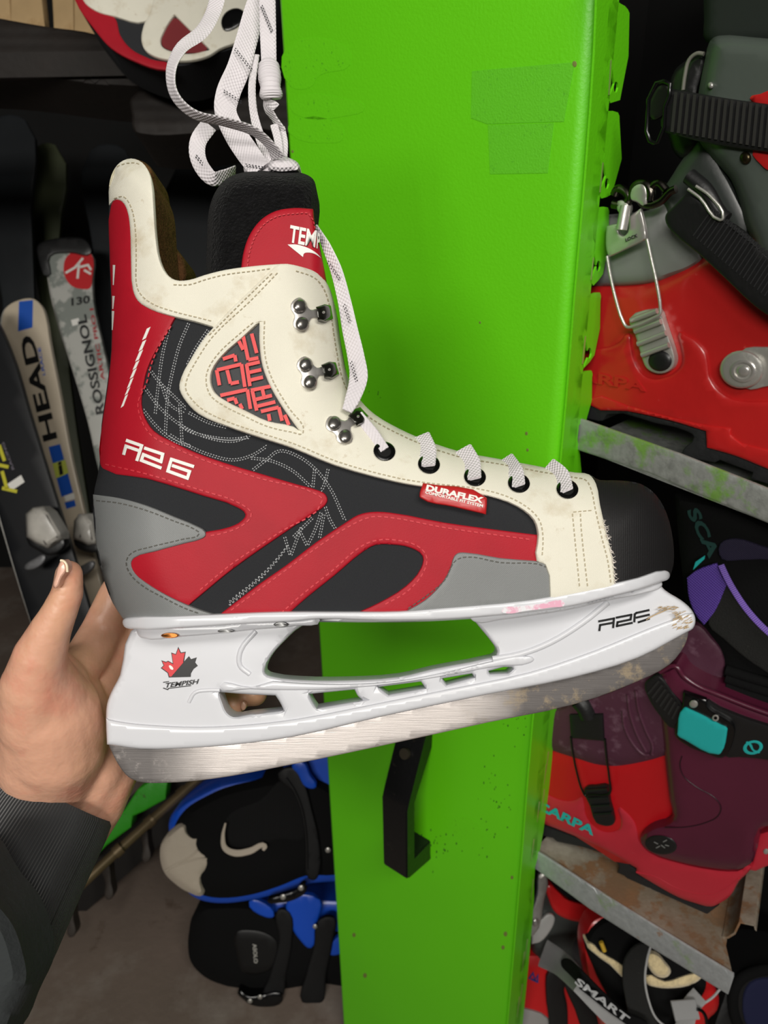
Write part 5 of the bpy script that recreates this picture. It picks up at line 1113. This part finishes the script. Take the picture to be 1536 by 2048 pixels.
# ------------------------------------------------------------------ left: skis
def ski(label, D, outline, m, edge=True, thick=.012, name='ski'):
    pts = np.array([p[:2] for p in outline], float)
    t = thing(name, label, 'ski', W(pts[:, 0].mean(), pts[:, 1].max(), D), 'skis standing in the left rack')
    solid('ski_body', outline, D, thick, m, t, rr=3, rh=.001, step=24)
    if edge: solid('metal_edge', [((x-pts[:, 0].mean())*1.03+pts[:, 0].mean(), y+2)+((1,) if len(o) > 2 else ()) for (x, y), o in zip(pts, outline)], D+thick, .002, BUCK, t, step=40)
    return t
SKW = mat('off white ski topsheet', (206, 192, 170), .4, coat=.3, var=(8, .06))
SKD = mat('black ski topsheet', (8, 10, 15), .4, spec=.3)
SKS = mat('silver white ski topsheet', (190, 190, 184), .4, coat=.2, stain=[((120, 128, 122), 14, .5, .05, .8)])
BLUE = mat('blue ski stripe', (20, 86, 190), .4, coat=.3)
hs = ski('white ski with blue stripes and big black letters, left of the red logo ski', 1.60, [(4, 640), (12, 616), (36, 601), (67, 598), (84, 614), (93, 642), (99, 682), (118, 779), (143, 917), (168, 1022), (186, 1100), (290, 1560, 1), (250, 1560, 1), (147, 1102), (126, 1052), (84, 943), (42, 825), (17, 741), (5, 676)], SKW)
hb = dict(base=.0012, sm=1, step=30)
solid('stripe', [(38, 603, 1), (66, 600, 1), (65, 655, 1), (36, 663, 1)], 1.60, .001, BLUE, hs, **hb)
solid('stripe', [(97, 894, 1), (120, 888, 1), (146, 985, 1), (123, 994, 1)], 1.60, .001, BLUE, hs, **hb)
solid('stripe', [(129, 1005, 1), (149, 1000, 1), (152, 1012, 1), (133, 1018, 1)], 1.60, .001, BLUE, hs, **hb)
lettering('ski_lettering', 'HEAD', (115, 876), (66, 668), (-28, 8), 1.60, BLKPRINT, hs, base=.0012, bold=.03)
lettering('ski_lettering', 'i.RACE', (91, 750), (81, 694), (-6, 1.5), 1.60, BLUE, hs, base=.0012)
yl = solid('yellow_label', [(105, 927), (130, 919), (137, 946), (112, 957)], 1.60, .0005, mat('lime label', (196, 206, 84), .5), hs, base=.0030, step=12, sm=1)
lettering('label_letter', 'i', (119, 951), (127, 948), (-4, -26), 1.60, BLKPRINT, yl, base=.0040, bold=.03)
solid('white_sticker', [(128, 992, 1), (148, 986, 1), (150, 997, 1), (131, 1003, 1)], 1.60, .0005, PRINT, hs, base=.0030, sm=1)
rs = ski('silver ski with a red round logo and black lettering, just left of the skate heel', 1.66, [(96, 530), (99, 511), (139, 503), (181, 505), (184, 560), (186, 600), (211, 716), (240, 850), (320, 1200, 1), (280, 1200, 1), (197, 938), (176, 842), (139, 716), (113, 632)], SKS)
solid('tip_cap', [(76, 490), (101, 479), (143, 474), (172, 480), (181, 506), (139, 505), (99, 512), (96, 552), (76, 516)], 1.655, .014, BLKP, rs, rr=4, rh=.002, base=.002, step=14)
lg = solid('round_logo', [(127, 536), (133, 514), (150, 503), (180, 505), (184, 560), (180, 576), (164, 578), (144, 572), (131, 556)], 1.66, .0006, mat('red logo', (206, 28, 36), .4), rs, base=.0015, step=14)
strokes('logo_stroke', [[(131, 546), (150, 535), (166, 516)], [(158, 527), (155, 557)], [(160, 534), (176, 530), (182, 540)], [(168, 540), (182, 548)]], 4.5, 1.66, PRINT, lg, base=.0022)
lettering('ski_lettering', '130', (143, 612), (180, 606), (-.5, -16), 1.66, BLKPRINT, rs, base=.0014, bold=.03)
lettering('ski_lettering', 'ROSSIGNOL', (211, 826), (172, 628), (-19, 4), 1.66, BLKPRINT, rs, base=.0014, bold=.03)
lettering('ski_lettering', 'ARTIC PRO I', (210, 760), (187, 616), (-8, 1.5), 1.66, RED, rs, base=.0014, bold=.02)
solid('white_sticker', [(142, 640, 1), (157, 636, 1), (160, 648, 1), (145, 652, 1)], 1.66, .0006, PRINT, rs, base=.0016, sm=1)
ds = ski('black ski with yellow lettering at the left edge', 1.45, [(-60, 600), (-20, 625), (20, 700), (60, 830), (100, 960), (150, 1120), (260, 1500, 1), (150, 1500, 1), (60, 1240), (-10, 1000), (-60, 800)], SKD)
YEL = mat('yellow print', (206, 200, 40), .45)
strokes('ski_lettering', [[(-2, 890), (9, 922)], [(-2, 930), (17, 934)], [(4, 942), (14, 978)], [(4, 976), (34, 983)]], 7, 1.45, YEL, ds, base=.0014)
solid('white_sticker', [(15, 968, 1), (42, 950, 1), (49, 964, 1), (22, 982, 1)], 1.45, .0006, PRINT, ds, base=.0016, sm=1)
lettering('ski_lettering', 'RACING', (29, 938), (8, 884), (-5, 2), 1.45, mat('grey print', (110, 104, 116), .5), ds, base=.0016)
CLEAR = mat('smoky white binding plastic', (196, 192, 184), .3, coat=.3, var=(30, .15))
def binding(lbl, out, D, rib):
    t = thing('ski_binding', lbl, 'ski binding', W(out[0][0], out[0][1]+60, D), 'toe bindings on the skis')
    solid('toe_housing', [p+(1,) for p in out], D, .03, CLEAR, t, rr=16, rh=.022, step=8, sm=1)
    solid('binding_base', [(x*1.0+4, y+14) for x, y in out], D+.012, .02, BLKP, t, rr=8, rh=.004, step=12)
    strokes('housing_groove', rib, 3, D, mat('dark groove', (84, 78, 74), .5), t, base=.0205)
    solid('toe_wing', [(out[0][0]-2, out[0][1]+108), (out[0][0]+20, out[0][1]+88), (out[0][0]+38, out[0][1]+82), (out[0][0]+38, out[0][1]+94), (out[0][0]+8, out[0][1]+112)], D, .008, mat('grey wing', (110, 110, 112), .4, .4), t, rr=3, rh=.002, step=8)
binding('clear white toe binding on the black ski above the thumb', [(51, 1028), (66, 1015), (86, 1012), (100, 1023), (125, 1065), (125, 1078), (95, 1097), (70, 1086), (53, 1074)], 1.39, [[(72, 1025), (76, 1060), (92, 1090)], [(92, 1030), (114, 1075)], [(82, 1040), (96, 1058)]])
binding('clear white toe binding on the white ski beside the grey heel of the skate', [(148, 1041), (158, 1028), (174, 1027), (189, 1042), (196, 1087), (176, 1091), (146, 1077)], 1.52, [[(164, 1055), (160, 1075)], [(176, 1045), (184, 1080)]])
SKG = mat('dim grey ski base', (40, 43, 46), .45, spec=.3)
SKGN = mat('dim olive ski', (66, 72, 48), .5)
for i, (out, m, D, lb_) in enumerate((([(182, 300), (250, 300), (262, 480), (300, 900), (330, 1160, 1), (260, 1160, 1), (205, 800), (186, 500)], SKG, 1.80, 'dim grey ski base behind the skate heel'),
                               ([(-10, 240), (50, 240), (62, 420), (70, 640), (90, 1000, 1), (30, 1000, 1), (5, 600)], SKG, 1.85, 'dim grey ski behind the white ski, upper left'),
                               ([(66, 300), (110, 290), (118, 480), (140, 760), (190, 1100, 1), (130, 1100, 1), (80, 600)], SKGN, 1.95, 'dim olive ski between the white ski and the silver one'),
                               ([(380, 280), (440, 280), (446, 560), (430, 1640, 1), (360, 1640, 1)], SKG, 1.74, 'dim grey ski seen between skate collar and tongue'))):
    ski(lb_, D, out, m, edge=False)
# rack below: rail, pipe, posts
RAIL = mat('green rack paint', (40, 150, 14), .5, bump=(300, .0004), stain=[((60, 40, 24), 60, .64, .06, .8)])
rack = thing('ski_rack', 'dark ski rack with a green rail and a dull brass pipe behind the wrist', 'ski rack', W(240, 1800, 1.45))
rl = solid('rail', [(140, 1735, 1), (250, 1618, 1), (276, 1578, 1), (300, 1562, 1), (336, 1558, 1), (331, 1598, 1), (288, 1622, 1), (266, 1632, 1), (262, 1654, 1), (214, 1690, 1), (170, 1735, 1)], 1.42, .03, RAIL, rack, dict(label='bright green rail'), rr=4, rh=.002, step=20, sm=1)
PIPE = mat('dull brass pipe', (112, 96, 70), .45, .5, var=(20, .2))
pp_ = tube_geo([W(40, 1880, 1.16), W(140, 1790, 1.2), W(235, 1702, 1.25), W(320, 1625, 1.30), W(450, 1510, 1.385)], .0085, 14)
pipe = emit('pipe', pp_, PIPE, rack, label='dull brass pipe')
for (x, y, d) in ((146, 1784, 1.2), (236, 1701, 1.247), (300, 1643, 1.29), (365, 1585, 1.335)):
    a = W(x-7, y+6.3, d-.003); b = W(x+7, y-6.3, d+.003); emit('pipe_collar', tube_geo([a, b], .0105, 14), PIPE, pipe)
DKS = mat('dark grimy steel', (26, 22, 20), .6, .3)
solid('base', [(40, 1960, 1), (110, 1880, 1), (230, 1770, 1), (330, 1680, 1), (440, 1560, 1), (440, 1480, 1), (300, 1560, 1), (40, 1800, 1)], 1.50, .05, DKS, rack, step=40, sm=1)
for i, (x, y) in enumerate(((290, 1700), (215, 1775), (140, 1850))):
    solid('peg', [(x-12, y-50), (x-4, y-54), (x+8, y-10), (x+10, y+20), (x-2, y+24), (x-4, y-8)], 1.34, .02, mat('dim grey peg', (60, 54, 50), .5), rack, rr=4, rh=.003, step=8)

# ------------------------------------------------------------------ blue and black boots left of the panel
BL = mat('blue boot shell', (18, 78, 196), .35, coat=.25)
NEO = mat('black neoprene', (10, 10, 11), .9, spec=.2, bump=(500, .0004))
MESH = mat('black ribbed mesh', (11, 11, 12), .8, spec=.2, weave=(1400, 0, .0005, .2))
CREAM = mat('grey beige suede', (182, 170, 154), .75, bump=(30, .003))
STRP = mat('dark strap', (17, 17, 18), .55, spec=.3)
D1 = const(1.29)
b1 = thing('skate_boot', 'blue and black boot with a grey beige toe patch, just under the blade', 'boot', W(500, 1800, 1.32), 'blue and black boots by the green panel')
def pq(name, out, m, par, D, base=0, thick=.02, rr=10, rh=.004, step=16, **k): return solid(name, out, D, thick, m, par, base=base, rr=rr, rh=rh, step=step, sm=4, **k)
pq('blue_shell', [(338, 1662), (340, 1636), (358, 1612), (400, 1586), (440, 1568), (500, 1556), (560, 1548), (600, 1500), (700, 1490, 1), (720, 1760, 1), (600, 1770), (560, 1785), (500, 1800), (440, 1806), (402, 1800), (380, 1788), (360, 1760)], BL, b1, D1, thick=.09, rr=20, rh=.012)
pq('liner', [(346, 1680), (350, 1650), (372, 1618), (410, 1594), (450, 1576), (540, 1556), (580, 1548), (640, 1560), (690, 1600), (690, 1740), (610, 1752), (560, 1772), (500, 1790), (440, 1796), (404, 1790), (370, 1770)], NEO, b1, D1, base=.012, thick=.05, rr=50, rh=.022)
pq('ribbed_panel', [(450, 1640), (470, 1620), (520, 1600), (570, 1560), (604, 1600), (612, 1660), (606, 1680), (560, 1680), (500, 1696), (462, 1690), (452, 1670)], MESH, b1, D1, base=.033, thick=.006, rr=8, rh=.002)
pq('toe_patch', [(371, 1648), (376, 1662), (388, 1672), (400, 1670), (398, 1688), (404, 1700), (414, 1708), (420, 1724), (416, 1740), (405, 1756), (406, 1790), (376, 1784), (346, 1764), (328, 1744), (320, 1712), (324, 1684), (340, 1664)], CREAM, b1, D1, base=.026, thick=.02, rr=22, rh=.012, step=10)
emit('toe_crease', pxtube([(332, 1742), (352, 1728), (376, 1716), (396, 1700)], D1, .0018, base=.0375), CREAM, b1)
emit('toe_crease', pxtube([(340, 1736), (366, 1726), (392, 1718), (414, 1718)], D1, .0018, base=.0375), CREAM, b1)
emit('swoosh_trim', ribbon_geo([(451, 1646), (446, 1672), (450, 1696), (470, 1706), (500, 1702), (530, 1692), (526, 1700)], [1.243], [.003, .006, .009, .0105, .0105, .0075, .005], 0, .002), CREAM, b1)
pq('cuff_strap', [(556, 1548), (590, 1536), (610, 1570), (624, 1620), (638, 1680), (640, 1740), (630, 1760), (616, 1756), (612, 1700), (606, 1640), (590, 1590)], STRP, b1, D1, base=.040, thick=.006, rr=5, rh=.002)
emit('strap_teeth', pxtube([(572, 1556), (590, 1584), (604, 1620), (612, 1670), (614, 1740)], D1, .0016, base=.045), BLKP, b1)
pq('shell_wing', [(584, 1530), (606, 1524), (620, 1550), (632, 1574), (612, 1574), (596, 1548)], BL, b1, D1, base=.042, thick=.01, rr=5, rh=.002)
pq('shell_wing', [(640, 1670), (656, 1660), (660, 1690), (648, 1704)], BL, b1, D1, base=.02, thick=.01, rr=4, rh=.002)
pq('ratchet', [(534, 1802), (556, 1792), (590, 1780), (610, 1766), (614, 1780), (600, 1794), (560, 1806)], BLKMET, b1, D1, base=.036, thick=.01, rr=4, rh=.003, step=8)
for (x, y) in ((566, 1794), (602, 1776), (656, 1700)): emit('rivet', disc_geo(x, y, 6, 6, D1, .003, .040, dome=True, seg=14), BUCK, b1)
D2 = const(1.37)
b2_ = thing('skate_boot', 'blue and black boot with small white lettering, lower of the two', 'boot', W(520, 2000, 1.40), 'blue and black boots by the green panel')
pq('blue_shell', [(480, 1806), (520, 1800), (600, 1796), (720, 1800, 1), (740, 2060, 1), (690, 2010), (650, 2002), (640, 1990), (580, 1990), (500, 1984), (450, 1970)], BL, b2_, D2, thick=.08, rr=16, rh=.010)
pq('liner', [(378, 1864), (384, 1834), (402, 1810), (440, 1804), (500, 1806), (560, 1830), (600, 1850), (700, 1880), (720, 1970), (640, 1966), (560, 1984), (500, 1982), (460, 1974), (410, 1954), (382, 1924), (376, 1890)], NEO, b2_, D2, base=.014, thick=.06, rr=44, rh=.022)
pq('liner_panel', [(470, 1864), (500, 1858), (540, 1868), (556, 1884), (554, 1930), (520, 1950), (484, 1944), (472, 1910)], mat('black smooth panel', (12, 12, 13), .4), b2_, D2, base=.034, thick=.006, rr=10, rh=.004)
lettering('boot_lettering', 'ASOLO', (505, 1888), (508, 1927), (8, -1), D2, mat('grey white print', (170, 168, 162), .5), b2_, base=.0385, bold=.03)
pq('strap', [(556, 1820), (580, 1826), (584, 1880), (572, 1950), (560, 2000), (528, 2000), (540, 1950), (558, 1880)], STRP, b2_, D2, base=.040, thick=.006, rr=5, rh=.002)
pq('strap', [(636, 1842), (668, 1836), (666, 1880), (652, 1950), (640, 2010), (604, 2004), (612, 1950), (628, 1890)], STRP, b2_, D2, base=.042, thick=.006, rr=5, rh=.002)
pq('shell_wing', [(576, 1800), (640, 1800), (632, 1850), (622, 1896), (600, 1880), (582, 1850)], BL, b2_, D2, base=.036, thick=.01, rr=6, rh=.003)
pq('shell_wing', [(498, 1804), (520, 1802), (548, 1832), (530, 1834)], BL, b2_, D2, base=.036, thick=.01, rr=4, rh=.002)
pq('shell_wing', [(656, 1904), (668, 1880), (690, 1870), (690, 1900), (660, 1910)], BL, b2_, D2, base=.036, thick=.01, rr=4, rh=.002)
pq('ratchet', [(476, 1982), (496, 1992), (524, 1990), (560, 1986), (566, 2000), (548, 2014), (514, 2014), (490, 2002)], BLKMET, b2_, D2, base=.046, thick=.03, rr=4, rh=.003, step=8)
for (x, y) in ((520, 1994), (500, 2002), (630, 1853)): emit('rivet', disc_geo(x, y, 5, 5, D2, .003, .050, dome=True, seg=14), BUCK, b2_)
# board on the floor behind the panel
pl = W(650, 2030, 1.40)
emit('board', box_geo((pl[0]+.12, pl[1]+.03, .006), (.30, .12, .012), -.5), mat('brown wood', (140, 98, 58), .7, var=(20, .15)), None, label='brown wooden board on the floor at the bottom, half behind the green panel', category='board')
